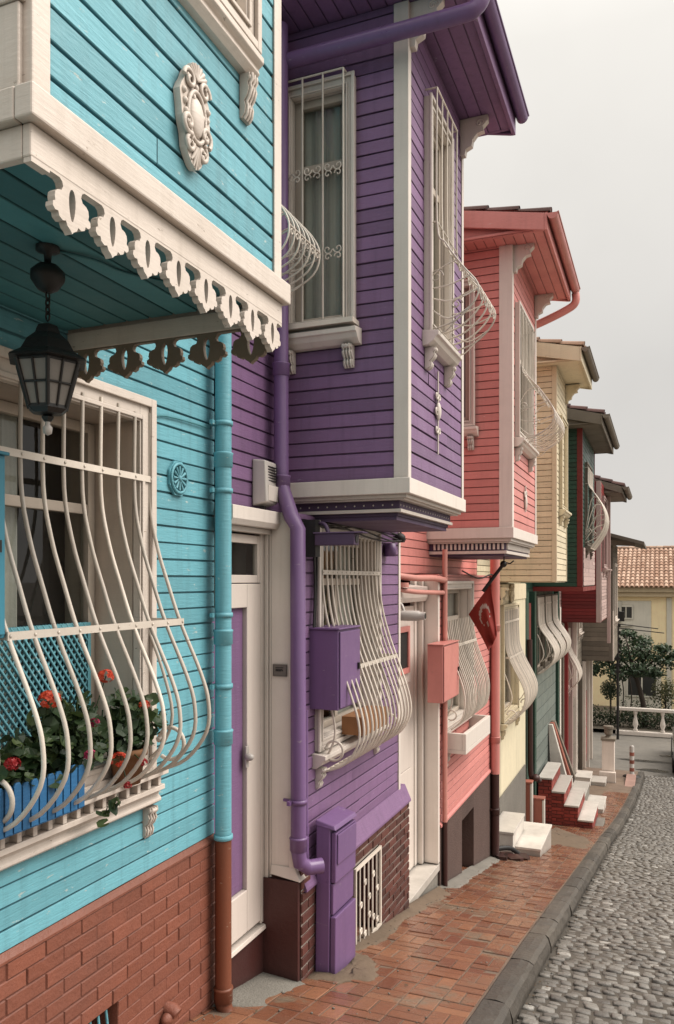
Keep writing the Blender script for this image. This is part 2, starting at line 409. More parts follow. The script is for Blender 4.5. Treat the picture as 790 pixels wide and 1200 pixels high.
def window(house, T, a0, a1, z0, z1, trim, sashm, depth=.12, fw=.07, sill=True, curtain=True, transom=.72, mull=True, label=None, lattice=False, head=True, revealm=None):
    """casing with moulded edge, deep reveal, sash, glass and curtain; returns the window part"""
    b = MB(T)
    ring(b, a0, a1, z0, z1, fw, -.005, .034)
    ring(b, a0 - .006, a1 + .006, z0 - .004, z1 + .012, fw * .38, .034, .05)
    ring(b, a0 + fw * .72, a1 - fw * .72, z0 + fw * .72, z1 - fw * .72, fw * .2, .034, .043)
    i0, i1, k0, k1 = a0 + fw, a1 - fw, z0 + fw, z1 - fw
    w = b.build('window', trim, house, bevel=.003)
    if label: w['label'] = label
    r = MB(T)
    r.box(i0 - .012, i0 + .0, -depth - .13, -.008, k0 - .01, k1 + .01); r.box(i1, i1 + .012, -depth - .13, -.008, k0 - .01, k1 + .01)
    r.box(i0, i1, -depth - .13, -.008, k1, k1 + .012); r.box(i0, i1, -depth - .13, -.008, k0 - .012, k0)
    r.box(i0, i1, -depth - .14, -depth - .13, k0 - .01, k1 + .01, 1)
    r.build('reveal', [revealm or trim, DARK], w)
    s = MB(T)
    ring(s, i0 + .001, i1 - .001, k0 + .001, k1 - .001, .045, -depth, -depth + .045)
    zt = k0 + (k1 - k0) * transom
    s.box(i0 + .046, i1 - .046, -depth + .003, -depth + .042, zt, zt + .045)
    am = (i0 + i1) / 2
    if mull: s.box(am - .025, am + .025, -depth + .005, -depth + .04, k0 + .046, zt)
    s.build('sash', sashm, w, bevel=.003)
    g = MB(T); g.quad([(i0 + .04, -depth + .016, k0 + .04), (i1 - .04, -depth + .016, k0 + .04), (i1 - .04, -depth + .016, k1 - .04), (i0 + .04, -depth + .016, k1 - .04)]); g.build('pane', GLASS, w)
    if curtain:
        c = MB(T)
        for (c0, c1) in ((i0 + .01, i0 + (i1 - i0) * .36), (i1 - (i1 - i0) * .34, i1 - .01)) if curtain not in ('full', 'left') else (((i0 + .01, i1 - .01),) if curtain == 'full' else ((i0 + .01, i0 + (i1 - i0) * .58),)):
            k = max(8, int((c1 - c0) / .018)); vs = []
            for i in range(k + 1):
                a = c0 + (c1 - c0) * i / k; n = -depth - .035 + .014 * math.sin(i * 1.45) + random.uniform(-.004, .004)
                vs += [(a, n, k0 + .01), (a, n * 1. + .004, k1 - .01)]
            c.add(vs, [(2 * i, 2 * i + 2, 2 * i + 3, 2 * i + 1) for i in range(k)], 0, .5, True)
        c.build('curtain', CLOTH, w)
    if sill:
        s = MB(T)
        s.prism([(-.005, z0 - .006), (.1, z0 - .018), (.1, z0 - .045), (.085, z0 - .05), (.07, z0 - .075), (.035, z0 - .1), (-.005, z0 - .105)], a0 - .035, a1 + .035)
        s.build('sill', trim, w, bevel=.003)
        corbels(T, ((a0 + .04, z0 - .106), (a1 - .04, z0 - .106)), trim, w)
    return w

def cage(win, T, a0, a1, prof, nb, rails, r=.008, tip=0., scroll=True, mat=None, rail_w=.014, foot=None):
    """belly grille: bars that follow a bulging (n, z) profile, flat cross rails, side bars and end scrolls"""
    g = MB(T)
    P = smooth_curve(prof, 4)
    def at_z(z):
        best = min(P, key=lambda q: abs(q[1] - z) + (0 if True else 0)); return best[0]
    for i in range(nb):
        a = a0 + (a1 - a0) * i / (nb - 1) + random.uniform(-.004, .004)
        pts = [(a, n, z) for n, z in P]
        if tip: pts = [(a, P[0][0], P[0][1] + tip * random.uniform(.7, 1.1))] + pts
        g.tube(pts, r, 8)
    for z in rails:
        n = at_z(z)
        g.box(a0 - .012, a1 + .012, n + r * .6, n + r * .6 + .006, z - rail_w, z + rail_w)
        for a in (a0, a1):
            if n > .02: g.box(a - .005, a + .005, .0, n + r, z - rail_w, z + rail_w)
        for i in range(0, nb):
            a = a0 + (a1 - a0) * i / (nb - 1); g.blob((a, n + r * .6 + .007, z), (.006, .004, .006), n=8, m=4)
    zf, nf = P[-1][1], P[-1][0]
    g.tube([(a0 - .01, max(nf, .05), zf), (a1 + .01, max(nf, .05), zf)], r * 1.15, 8)
    belly = max(P, key=lambda q: q[0])
    for a in (a0, a1):
        # side fill: a curved bar from the wall out to the belly, and a scroll
        zc = belly[1]
        g.tube(smooth3([(a, .01, zc + .42), (a, belly[0] * .3, zc + .2), (a, belly[0] * .45, zc), (a, belly[0] * .3, zc - .14), (a, .02, zc - .22)], 4), r * .9, 8)
        if scroll:
            c = belly[0] * .42
            pts = []
            for i in range(21):
                w = -2.2 + 5.2 * i / 20; q = c * .55 * (1 - .25 * i / 20)
                pts.append((a, c + q * math.cos(w), P[-1][1] + .14 + q * math.sin(w)))
            g.tube(pts, r * 1.1, 8); g.blob(pts[-1], (r * 1.8,) * 3)
    return g.build('grille', mat or IRONW, win)

def smooth_curve(P, k):
    out = []
    for i in range(len(P) - 1):
        p0 = P[max(i - 1, 0)]; p1 = P[i]; p2 = P[i + 1]; p3 = P[min(i + 2, len(P) - 1)]
        for j in range(k):
            t = j / k
            out.append(tuple(.5 * (2 * b + (c - a) * t + (2 * a - 5 * b + 4 * c - d) * t * t + (3 * b - a - 3 * c + d) * t ** 3) for a, b, c, d in zip(p0, p1, p2, p3)))
    out.append(tuple(P[-1])); return out
smooth3 = smooth_curve

def fret(mb, a0, a1, z, n0, n1, pitch=.138, h=1., mat=0):
    """pierced gingerbread board: T shaped gaps between scalloped pendants, each with a slot"""
    k = max(1, round((a1 - a0) / pitch)); p = (a1 - a0) / k; s = p / .14
    half = [(0, -.010), (.030, -.010), (.038, -.015), (.041, -.024), (.036, -.033), (.024, -.036), (.017, -.042), (.015, -.052), (.017, -.060), (.010, -.064),
            (.009, -.073), (.016, -.079), (.026, -.078), (.029, -.087), (.040, -.092), (.050, -.089), (.055, -.098), (.064, -.103), (.07, -.109)]
    low = []
    for i in range(k):
        o = a0 + i * p
        low += [(o + x * s, z + y * h) for x, y in half] + [(o + p - x * s, z + y * h) for x, y in half[-2::-1]][:-1]
    low.append((a1, z - .014 * h))
    outer = [(a0, z + .012)] + low + [(a1, z + .012)]
    holes = []
    for i in range(k):
        o = a0 + (i + .5) * p
        holes.append([(o + s * (.0105 + .003 * math.sin(t * math.pi / 8)) * math.cos(t * math.pi / 8), z + h * (-.052 + .033 * math.sin(t * math.pi / 8))) for t in range(16)])
    mb.outline([outer] + holes, n0, n1, mat)

def downpipe(house, pts, r, mat, joints=(), clips=(), n=14, label=None, wallx=0.):
    b = MB(); b.tube(pts, r, n, tint=.5)
    def at(z):
        for p, q in zip(pts, pts[1:]):
            lo, hi = sorted((p[2], q[2]))
            if lo <= z <= hi and hi > lo:
                t = (z - p[2]) / (q[2] - p[2]); return (p[0] + (q[0] - p[0]) * t, p[1] + (q[1] - p[1]) * t)
        return pts[0][:2]
    for z in joints:
        x, y = at(z); b.lathe([(r, -.035), (r + .006, -.032), (r + .006, .03), (r + .009, .034), (r + .009, .042), (r, .046)], (x, y, z), n, tint=.5)
    o = b.build('downpipe', mat, house)
    if label: o['label'] = label
    for z in clips:
        x, y = at(z); c = MB()
        c.lathe([(r, -.012), (r + .007, -.012), (r + .007, .012), (r, .012)], (x, y, z), n, tint=.5)
        c.box(x - .02, x - r + .005, y - r - .03, y - r + .006, z - .011, z + .011)
        c.box(min(x - r - .05, wallx), x - r * .5, y - .008, y + .008, z - .008, z + .008)
        c.build('pipe_clip', mat, o)
    return o

def oriel_shell(house, mat, p, y0, y1, z0, z1, post, postm, openings_front=(), openings_side=(), soff=None, pitch=.08, farmat=None):
    b = MB()
    b.T = TX(p - .015); siding(b, y0 + post * .3, y1 - post * .3, z0, z1, openings_front, pitch)
    b.T = TY(y0 + .015); siding(b, 0, p - post * .3, z0, z1, openings_side, pitch)
    b.T = TYF(y1 - .015); siding(b, 0, p - post * .3, z0, z1, (), pitch)
    b.T = IDT
    b.box(0, p - .2, y0 + .3, y1 - .3, z0 + .05, z1)           # solid heart behind the openings
    if not soff: b.box(0, p - .02, y0 + .02, y1 - .02, z0 - .01, z0 + .02)
    o = b.build('oriel', mat, house)
    for (yy, s) in ((y0, 1), (y1, -1)):
        c = MB()
        c.hexa([(p - post, yy - s * .004, z0), (p + .006, yy - s * .004, z0), (p + .006, yy + s * post * .62, z0), (p - post, yy + s * .02, z0),
                (p - post, yy - s * .004, z1), (p + .006, yy - s * .004, z1), (p + .006, yy + s * post * .62, z1), (p - post, yy + s * .02, z1)])
        c.build('corner_post', postm, o, bevel=.004)
    return o

def tiles(mb, origin, u, v, nu, nv, w, l, mat=0, up=Vector((0, 0, 1))):
    """barrel tiles: nu columns of width w along u, nv rows of length l along v (up the slope)"""
    O = Vector(origin); u = Vector(u).normalized(); v = Vector(v).normalized(); nrm = u.cross(v)
    if nrm.z < 0: nrm = -nrm
    for r_ in range(nv):
        for c_ in range(nu):
            base = O + u * (c_ * w) + v * (r_ * l) + nrm * random.uniform(0, .008)
            vs = []
            for e, (sl, lift, k) in enumerate(((-.03, .022, 1.06), (l, .0, .92))):
                for i in range(7):
                    t = math.pi * i / 6
                    vs.append(tuple(base + u * (w / 2 + k * w * .36 * -math.cos(t)) + v * sl + nrm * (lift + k * w * .3 * math.sin(t))))
            fs = [(i, i + 1, 8 + i, 7 + i) for i in range(6)] + [(0, 1, 2, 3, 4, 5, 6)]
            mb.add(vs, fs, mat, None, True)
    a, b2, c2, d2 = O - v * .02, O + u * (nu * w) - v * .02, O + u * (nu * w) + v * (nv * l), O + v * (nv * l)
    mb.quad([tuple(q - nrm * .004) for q in (a, b2, c2, d2)], mat, .1)

def house_core(house, y0, y1, z0, z1, mat, back=-7.):
    b = MB(); b.box(back, -.46, y0 + .01, y1 - .01, z0, z1); b.box(-.46, -.02, y0 + .012, y0 + .06, z0, z1); b.box(-.46, -.02, y1 - .06, y1 - .012, z0, z1)
    return b.build('core_wall', mat, house)

def oriel_base(oriel, p, y0, y1, z, mat, matd, band=.09, dent=True, studs=None, lower=.1):
    """white band with a stepped, dentilled cornice tucked below the bay"""
    b = MB(); b.box(-.0, p + .018, y0 - .018, y1 + .018, z - band, z + .004); b.build('base_band', mat, oriel, bevel=.004)
    if not dent: return
    c = MB(); h = lower / 5
    c.box(0, p - .012, y0 + .014, y1 - .014, z - band - h, z - band)
    c.box(0, p - .03, y0 + .032, y1 - .032, z - band - h * 1.5, z - band - h)
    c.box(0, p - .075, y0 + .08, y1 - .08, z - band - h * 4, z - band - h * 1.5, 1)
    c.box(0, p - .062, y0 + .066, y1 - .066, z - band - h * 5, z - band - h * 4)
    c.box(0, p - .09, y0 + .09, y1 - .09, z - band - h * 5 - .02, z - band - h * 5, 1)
    x = .06
    while x < p - .1:
        if studs: c.blob((x, y0 + .08, z - band - h * 2.8), (.006, .004, .006), n=8, m=4)
        else: c.box(x, x + .022, y0 + .06, y0 + .08, z - band - h * 3.6, z - band - h * 1.6)
        x += .06 if studs else .043
    y = y0 + .1
    while y < y1 - .1:
        if studs: c.blob((p - .075, y, z - band - h * 2.8), (.004, .006, .006), n=8, m=4)
        else: c.box(p - .075, p - .055, y, y + .022, z - band - h * 3.6, z - band - h * 1.6)
        y += .06 if studs else .043
    c.build('cornice', [mat, matd], oriel, bevel=.002)

def eave(house, x1, y0, y1, z, slope, mat, tmat, xb=-.3, th=.13, tw=.17, rows=5, boards=True, gutter=None, gr=.05, lower=.0):
    r = MB()
    r.box(xb, x1, y0, y1, z, z + .025)
    if boards:
        x = .06
        while x < x1 - .03:
            r.box(x, x + .088, y0 + .012, y1 - .012, z - .008, z); x += .094
    r.box(x1, x1 + .028, y0 - .028, y1 + .028, z - .03, z + th)
    zt = z + th + slope * (x1 - xb)
    for ya, yb in ((y0 - .028, y0), (y1, y1 + .028)):
        yi = ya + .05 if ya < y0 else ya - .05; yj = yb + .05 if ya < y0 else yb - .05; zb = max(z, zt - th - .04)
        r.hexa([(xb, ya, zb), (x1, ya, z - .03), (x1, yb, z - .03), (xb, yb, zb), (xb, ya, zt), (x1, ya, z + th), (x1, yb, z + th), (xb, yb, zt)])
        r.hexa([(xb, yi, z - .01), (x1 - .01, yi, z - .01), (x1 - .01, yj, z - .01), (xb, yj, z - .01), (xb, yi, zt - .02), (x1 - .01, yi, z + th - .02), (x1 - .01, yj, z + th - .02), (xb, yj, zt - .02)])
    r.quad([(x1 + .03, y0 - .03, z + th + .004), (x1 + .03, y1 + .03, z + th + .004), (xb, y1 + .03, zt + .004), (xb, y0 - .03, zt + .004)])
    o = r.build('roof', mat, house, bevel=.004)
    t = MB(); w = tw
    nu = int((y1 - y0 + .04) / w)
    tiles(t, (x1 + .015, y0 - .02, z + th + .004), (0, 1, 0), (-1, 0, slope), nu, rows, w, .3)
    t.build('roof_tiles', tmat, o)
    if gutter:
        g = MB(); k = 9; vs = []
        xg = x1 + .028 + gr
        for yy in (y0 - .05, y1 + .05):
            for i in range(k):
                a = math.pi + math.pi * i / (k - 1); vs.append((xg + gr * math.cos(a), yy, z + th - .02 + gr * 1.15 * math.sin(a)))
        g.add(vs, [(i, i + 1, k + i + 1, k + i) for i in range(k - 1)], 0, .5, True)
        g.add(vs, [tuple(range(k)), tuple(range(2 * k - 1, k - 1, -1))], 0, .5)
        g.tube([(xg + gr, y0 - .05, z + th - .02), (xg + gr, y1 + .05, z + th - .02)], .008, 6)
        g.build('gutter', gutter, o)
    return o

def eave_bracket(mb, x, y, z, w=.05, L=.2, H=.26):
    """scrolled eave bracket standing out along x from the wall face x"""
    prof = [(0, 0), (L, 0), (L, -.04), (L * .82, -.075), (L * .86, -.11), (L * .62, -.12), (L * .45, -.16), (L * .42, -.2), (L * .2, -.22), (L * .17, -H), (0, -H)]
    vs = [(x + a, y - w / 2, z + b) for a, b in prof] + [(x + a, y + w / 2, z + b) for a, b in prof]; k = len(prof)
    mb.add(vs, [(j, (j + 1) % k, k + (j + 1) % k, k + j) for j in range(k)] + [tuple(range(k)), tuple(range(2 * k - 1, k - 1, -1))])
    for s_ in (-1, 1):
        mb.tube([(x + L * .7 + .03 * math.cos(t * .5) * (1 - t / 16), y + s_ * w / 2, z - .05 + .03 * math.sin(t * .5) * (1 - t / 16)) for t in range(14)], .006, 6)

def main_roof(house, y0, y1, z, tmat, mat, x0=.3):
    r = MB(); s = .32
    r.hexa([(-7.1, y0, z + 7.4 * s - .1), (x0, y0, z - .1), (x0, y1, z - .1), (-7.1, y1, z + 7.4 * s - .1),
            (-7.1, y0, z + 7.4 * s), (x0, y0, z), (x0, y1, z), (-7.1, y1, z + 7.4 * s)])
    o = r.build('roof', mat, house)
    t = MB(); tiles(t, (x0 + .05, y0, z + .01), (0, 1, 0), (-1, 0, s), int((y1 - y0) / .19), 10, .19, .34); t.build('roof_tiles', tmat, o)
    return o

# ================================================================== TURQUOISE HOUSE
H = thing('row_house', 'turquoise clapboard house with projecting white trimmed bay and orange brick base, nearest the camera', 'house', (0, 2, zg(2)))
house_core(H, .2, 3.66, zg(0) - 2.2, 3.7, TURQ)
WIN = (1.96, 3.08, -.87, .815)
b = MB(TX(0)); siding(b, .2, 3.655, -1.345, 3.7, [(WIN[0] + .03, WIN[1] - .03, WIN[2] + .02, WIN[3] - .03)])
b.build('wall', TURQ, H)
b = MB(TX(.022)); HOLE = (2.54, 2.835, -2.0, -1.805)
bricks(b, .2, 3.66, -2.9, -1.372, [HOLE], .2, .064, .004, .0035)
b.T = IDT; b.box(.0, .02, .2, 3.66, -2.9, -1.372, 1) if False else None
b.T = TX(0); b.prism([(0, -1.372), (.03, -1.372), (.03, -1.362), (.012, -1.338), (0, -1.338)], .2, 3.66, 2)
b.build('plinth', [BRICKO, MORTARO, BRICKO], H)
b = MB(TX(0)); h = HOLE
b.box(h[0], h[1], -.3, -.29, h[2], h[3], 1); b.box(h[0] - .01, h[0], -.3, .02, h[2], h[3]); b.box(h[1], h[1] + .01, -.3, .02, h[2], h[3]); b.box(h[0], h[1], -.3, .02, h[3], h[3] + .01)
v = b.build('vent', [BRICKO, DARK], H)
b = MB(TX(0))
for i in range(5): b.tube([(h[0] + .04 + .055 * i, .008, h[2]), (h[0] + .03 + .05 * i, .008, h[3])], .006, 8)
b.build('vent_bar', TURQ, v)
T0 = TX(0)
w = window(H, T0, *WIN, WHITE, SASH, depth=.26, fw=.1, sill=False, transom=.72, label='deep white framed window behind a belly grille', curtain='left', mull=False, revealm=REVEAL)
# dentilled sill under the grille
b = MB(T0)
b.box(1.93, 3.1, -.004, .105, -.885, -.862); b.box(1.93, 3.1, -.004, .085, -.958, -.935); b.box(1.93, 3.1, -.004, .045, -.935, -.885)
a = 1.96
while a < 3.08: b.box(a, a + .022, .045, .082, -.935, -.885); a += .078
b.prism([(-.004, -.958), (.06, -.958), (.05, -.985), (.065, -1.0), (.065, -1.012), (.035, -1.03), (-.004, -1.035)], 1.93, 3.1)
b.build('sill', WHITE, w, bevel=.003)
corbels(T0, ((3.06, -1.036), (1.99, -1.036)), WHITE, w, .06, .14, .05)
# diagonal lattice screen across the lower sash
b = MB(T0); a0, a1, z0, z1 = 2.06, 2.93, -.77, -.19
ring(b, a0, a1, z0, z1, .02, -.26 + .047, -.26 + .062)
for s_ in (1, -1):
    k = -1.2
    while k < 1.6:
        pts = []
        for t in range(0, 61):
            a = a0 + k + t * .02 * s_ * .8 if s_ > 0 else a0 + k + .9 - t * .016; z = z0 + t * .02
            if a0 + .01 < a < a1 - .01 and z0 < z < z1: pts.append((a, -.26 + (.052 if s_ > 0 else .058), z))
        if len(pts) > 1: b.tube([pts[0], pts[-1]], .0062, 4)
        k += .036
b.build('lattice', TURQ, w)
cage(w, T0, 2.03, 3.05, [(.035, .70), (.035, .36), (.075, .155), (.135, -.02), (.2, -.19), (.305, -.41), (.345, -.54), (.335, -.67), (.23, -.80), (.09, -.862), (.06, -.87)], 10, (.46, -.185), r=.0085, tip=.06)
b = MB(); b.tube([(-.02, 3.2, -2.03), (.06, 3.2, -2.035), (.085, 3.2, -2.05)], [.035, .035, .03], 10); b.blob((.05, 3.17, -2.06), (.03, .04, .03)); b.build('drain_stub', BRICKO, H)
# teal rosette on the wall
b = MB(T0); c = (3.3, .495)
b.plate([(c[0] + .082 * math.cos(R(22.5 + 45 * i)), c[1] + .09 * math.sin(R(22.5 + 45 * i))) for i in range(8)], .012, .026)
b.tube([(c[0] + .066 * math.cos(t * .2618), .03, c[1] + .07 * math.sin(t * .2618)) for t in range(25)], .008, 6)
for i in range(12): t = R(30 * i); b.tube([(c[0] + .014 * math.cos(t), .032, c[1] + .014 * math.sin(t)), (c[0] + .054 * math.cos(t), .03, c[1] + .058 * math.sin(t))], [.004, .009], 6)
b.blob((c[0], .03, c[1]), (.016, .014, .016)); b.build('rosette', TURQ, H)
# pipes
px = .088; py = 3.62
P1 = downpipe(H, [(px, py, 3.4), (px, py, -1.32)], .043, TURQ, (.62, -.3, -.82), (.815, .465, -.18, -.55))
P1['label'] = 'turquoise downpipe'
b = MB(); b.lathe([(.047, -.012), (.05, -.01), (.05, .012), (.045, .014)], (px, py, -1.335), 14, tint=.5); b.build('pipe_collar', TURQ, P1)
P2 = downpipe(H, [(px, py, -1.345), (px, py, -2.2), (px + .015, py, -2.25), (px + .06, py, -2.29)], .043, BROWNP, (-2.16,), ())
P2['label'] = 'rust brown lower downpipe'
# bay
p, y0, y1 = .95, 1.335, 2.535
WO = (1.62, 2.30, 1.71, 3.2)
O = oriel_shell(H, TURQ, p, y0, y1, 1.03, 3.7, .085, WHITE, [(WO[0] + .03, WO[1] - .03, WO[2] + .02, WO[3])], (), soff=True)
b = MB(); x = .0
b.box(0, p - .02, y0 + .02, y1 - .02, 1.0, 1.03)
while x < p - .06:
    b.box(x + .004, x + .1, y0 + .021, y1 - .021, .985, 1.0); x += .105
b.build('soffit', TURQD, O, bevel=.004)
b = MB()     # pilaster with a moulded cap on the near corner
b.box(p - .125, p - .085, y0 - .006, y0 + .02, 1.05, 1.3); b.box(p - .122, p - .02, y0 - .016, y0, 1.05, 1.24)
b.box(p - .14, p - .012, y0 - .022, y0, 1.24, 1.255); b.box(p - .15, p - .008, y0 - .03, y0, 1.255, 1.9)
b.build('pilaster', WHITE, O, bevel=.004)
b = MB()
b.box(p - .02, p + .03, y0 - .03, y1 + .03, .978, 1.05); b.box(0, p - .02, y0 - .03, y0, .978, 1.05); b.box(0, p - .02, y1, y1 + .03, .978, 1.05)
b.build('base_band', WHITE, O, bevel=.005)
b = MB()
b.box(p - .018, p + .006, y0 - .008, y1 + .008, .905, .978); b.box(.02, p - .018, y0 - .008, y0 + .014, .905, .978); b.box(.02, p - .018, y1 - .014, y1 + .008, .905, .978)
b.build('lower_board', WHITE, O, bevel=.004)
b = MB(TX(p)); b.box(y0 - .006, y0 + .05, -.016, .005, .895, .906); fret(b, y0 + .05, y1 + .006, .912, -.016, .005, .145, 1.12); b.build('fretwork', WHITE, O)
FRD = M('shaded_fretwork_paint', (.3, .235, .175), .7, .4, 0, bump=.2, dirtcol=(.16, .12, .09))  # darker copy of the white trim, shade of the back face put into the colour
b = MB(TYF(y1)); fret(b, .02, p - .02, .912, -.012, .007, .2, 1.25); f = b.build('fretwork', FRD, O); f['label'] = 'brownish return fretwork with shade painted into its colour'
w2 = window(H, TX(p), *WO, WHITE, SASH, depth=.1, fw=.07, transom=.7, sill=False)
b = MB(TX(p)); b.prism([(-.004, 1.70), (.055, 1.695), (.055, 1.675), (.035, 1.66), (.04, 1.645), (.02, 1.625), (-.004, 1.62)], 1.6, 2.31); b.build('sill', WHITE, w2, bevel=.003)
b = MB(TX(p)); corbel(b, 2.27, 1.62, .05, .14, .035); b.build('bracket', WHITE, w2)
b = MB(TX(p)); cartouche(b, 1.95, 1.315, .15, .295, .0); b.build('medallion', WHITE, H, label='cream carved oval shield')
main_roof(H, .2, 3.66, 3.8, TILE, TURQ)
# cable tacked along the lower wall and soffit
b = MB(); b.tube(smooth3([(.02, 2.0, .75), (.022, 2.9, .73), (.022, 3.2, .78), (.026, 3.6, .79)], 5), .004, 6)
b.tube(smooth3([(.52, 1.87, .982), (.6, 1.97, .976), (.62, 2.1, .98), (.75, 2.3, .978), (.8, 2.52, .975)], 5), .004, 6)
b.build('cable', TURQD, H)

# ================================================================== PURPLE HOUSE
Q = .2
H = thing('row_house', 'purple clapboard house with white corner boards, dentilled bay and maroon brick base', 'house', (0, 5, zg(5)))
house_core(H, 3.66, 6.36, zg(6.3) - .6, 3.5, PURP)
b = MB(TX(0)); siding(b, 3.665, 6.36, .40, 3.5)
GW = (4.52, 5.68, -1.06, .36)
b.T = TX(Q); siding(b, 4.26, 6.2, -1.72, .395, [(GW[0] + .03, GW[1] - .03, GW[2] + .03, GW[3] - .03)])
b.T = IDT; b.box(0, Q, 4.27, 6.21, .38, .4); b.box(0, Q, 6.2, 6.225, -1.8, .4)
b.build('wall', PURP, H)
b = MB(); b.box(Q - .03, Q + .022, 6.2, 6.245, -1.76, .42); b.build('corner_board', WHITEC, H, bevel=.003)
# door recess
D = MB(TX(-.02))
D.box(3.665, 4.0, 0, .03, -.70, -.58 - .02) if False else None
DW = M('door_white_paint', (.79, .70, .63), .4, .15, 0, bump=.05, dirtcol=(.5, .44, .38), tintvar=.04)
D.box(4.005, 4.17, 0, .04, -2.0, -.02); D.box(3.665, 4.005, 0, .04, -.155, -.02); D.box(3.665, 4.005, 0, .04, -2.0, -1.76)
D.box(3.665, 4.005, -.01, .012, -1.76, -.155, 1)
dr = D.build('door', [DW, PURP], H, bevel=.005, label='white door with a tall purple panel')
b = MB(TX(-.02)); b.blob((3.99, .06, -1.0), (.022, .03, .022)); b.box(3.975, 4.005, .04, .05, -1.06, -.94); b.build('handle', PLAST, dr)
b = MB(TX(-.02)); ring(b, 3.665, 4.19, -.016, .26, .05, 0, .035, wb=.046); fr = b.build('transom', DW, H, bevel=.004)
b = MB(TX(-.02)); b.quad([(3.71, .014, .03), (4.145, .014, .03), (4.145, .014, .21), (3.71, .014, .21)]); b.build('pane', GLASS, fr)
b = MB(TX(-.02)); b.box(3.71, 4.145, -.05, -.045, .03, .21); b.build('backing', DARK, fr)
b = MB(); b.box(-.02, .02, 4.17, 4.245, -2.02, .30); b.box(.02, .045, 4.21, 4.245, -2.02, .30); b.box(.045, .06, 4.225, 4.245, -2.0, .3); b.build('door_jamb', WHITEC, H, bevel=.004)
b = MB(); b.box(.06, Q + .012, 4.225, 4.268, -1.70, .40); b.box(Q - .02, Q + .02, 4.215, 4.262, -1.70, .38)
b.hexa([(.06, 4.212, -1.735), (Q + .06, 4.198, -1.755), (Q + .06, 4.29, -1.755), (.06, 4.29, -1.735), (.06, 4.222, -1.68), (Q + .022, 4.212, -1.68), (Q + .022, 4.27, -1.68), (.06, 4.27, -1.68)])
b.build('door_pilaster', WHITEC, H, bevel=.004)
b = MB(TX(0)); b.prism([(-.02, .3), (.1, .3), (.12, .33), (.12, .4), (-.02, .415)], 3.665, 4.23); b.prism([(-.02, .27), (.06, .27), (.06, .3), (-.02, .3)], 3.665, 4.23)
b.build('door_lintel', WHITEC, H, bevel=.004)
b = MB(); b.prism([(-.1, 0), (0, 0)], 0, 0) if False else None
b.T = TX(0); b.prism([(-.05, -2.02), (.035, -2.03), (.04, -2.055), (-.05, -2.055)], 3.665, 4.21); b.build('door_sill', DW, H, bevel=.004)
b = MB(); b.box(-.1, .02, 3.665, 4.21, -2.8, -2.06); b.box(.0, Q + .045, 4.2, 4.23, -2.7, -1.757); b.build('threshold_wall', MAROON, H)
# brick base with sloping purple ledge
GR = (5.08, 5.6, -2.56, -1.98)
b = MB(TX(Q + .05)); bricks(b, 4.235, 6.37, -2.95, -1.83, [GR], .19, .063, .011, .008)
b.T = IDT; b.box(0, Q + .048, 6.355, 6.37, -3.1, -1.83, 0); b.box(.0, Q + .048, 4.236, 4.36, -2.8, -1.70, 0); b.T = TX(Q + .05); bricks(b, 4.235, 4.36, -1.83, -1.757, (), .19, .063, .011, .008); b.T = IDT
b.T = TX(Q); b.prism([(-.02, -1.835), (.072, -1.835), (.072, -1.82), (.018, -1.70), (-.02, -1.70)], 4.27, 6.375, 2)
b.build('plinth', [BRICKM, MORTAR, PURP], H)
b = MB(TX(Q)); h = GR; b.box(h[0], h[1], -.18, -.17, h[2], h[3], 1); b.box(h[0] - .01, h[0], -.17, .05, h[2], h[3]); b.box(h[1], h[1] + .01, -.17, .05, h[2], h[3]); b.box(h[0], h[1], -.17, .05, h[3], h[3] + .01)
v = b.build('vent', [MAROON, DARK], H)
b = MB(TX(Q + .06)); ring(b, h[0] - .01, h[1] + .01, h[2], h[3] + .01, .022, 0, .016)
for i in range(1, 6):
    a = h[0] + (h[1] - h[0]) * i / 6; b.tube([(a, .008, h[2] + .01), (a, .008, h[3])], .007, 8)
    for z in (-2.12 - .13 * (i % 2), -2.38 - .05 * (i % 3)):
        b.tube(spiral(a + .02, z, .028, 1.1, .01, math.pi), .006, 6); b.blob((a, .01, z), (.014, .01, .02), n=8, m=5)
b.build('grate', IRONW, v)
w = window(H, TX(Q), *GW, WHITEC, SASH, depth=.12, fw=.075, transom=.75)
cage(w, TX(Q), 4.56, 5.64, [(.04, .30), (.045, .02), (.07, -.2), (.13, -.42), (.22, -.66), (.285, -.86), (.285, -1.0), (.2, -1.13), (.06, -1.19)], 15, (.05, -.56), r=.0075)
b = MB(TX(Q)); b.box(4.9, 5.4, .04, .2, -1.02, -.9); b.build('planter', TERRA, w)
# downpipe round the corner
D = downpipe(H, [(.1, 4.27, 3.3), (.1, 4.28, .62), (.11, 4.27, .55), (.2, 4.21, .37), (.25, 4.19, .30), (.255, 4.19, -1.57), (.262, 4.195, -1.635), (.3, 4.23, -1.67), (.36, 4.29, -1.67)], .045, PURPM, (1.25, .58, -1.53), (-1.28,), wallx=.2)
D['label'] = 'purple downpipe with an elbow at its foot'
b = MB(); b.tube([(.225, 4.36, -.78), (.225, 4.36, -1.3), (.23, 4.36, -1.75)], .014, 8); b.lathe([(.02, -.02), (.02, .02)], (.225, 4.36, -1.5), 10); b.lathe([(.02, -.02), (.02, .02)], (.225, 4.36, -1.66), 10); b.build('conduit', PURPM, H)
b = MB(); b.tube(smooth3([(.04, 4.3, 3.1), (.5, 4.3, 3.1), (1.15, 4.3, 3.1), (1.26, 4.31, 3.12), (1.3, 4.33, 3.2), (1.3, 4.35, 3.3)], 4), .045, 14); b.lathe([(.05, -.02), (.05, .02)], (1.3, 4.35, 3.3), 12)
b.build('drain_pipe', PURPM, H, label='purple pipe crossing below the eave')
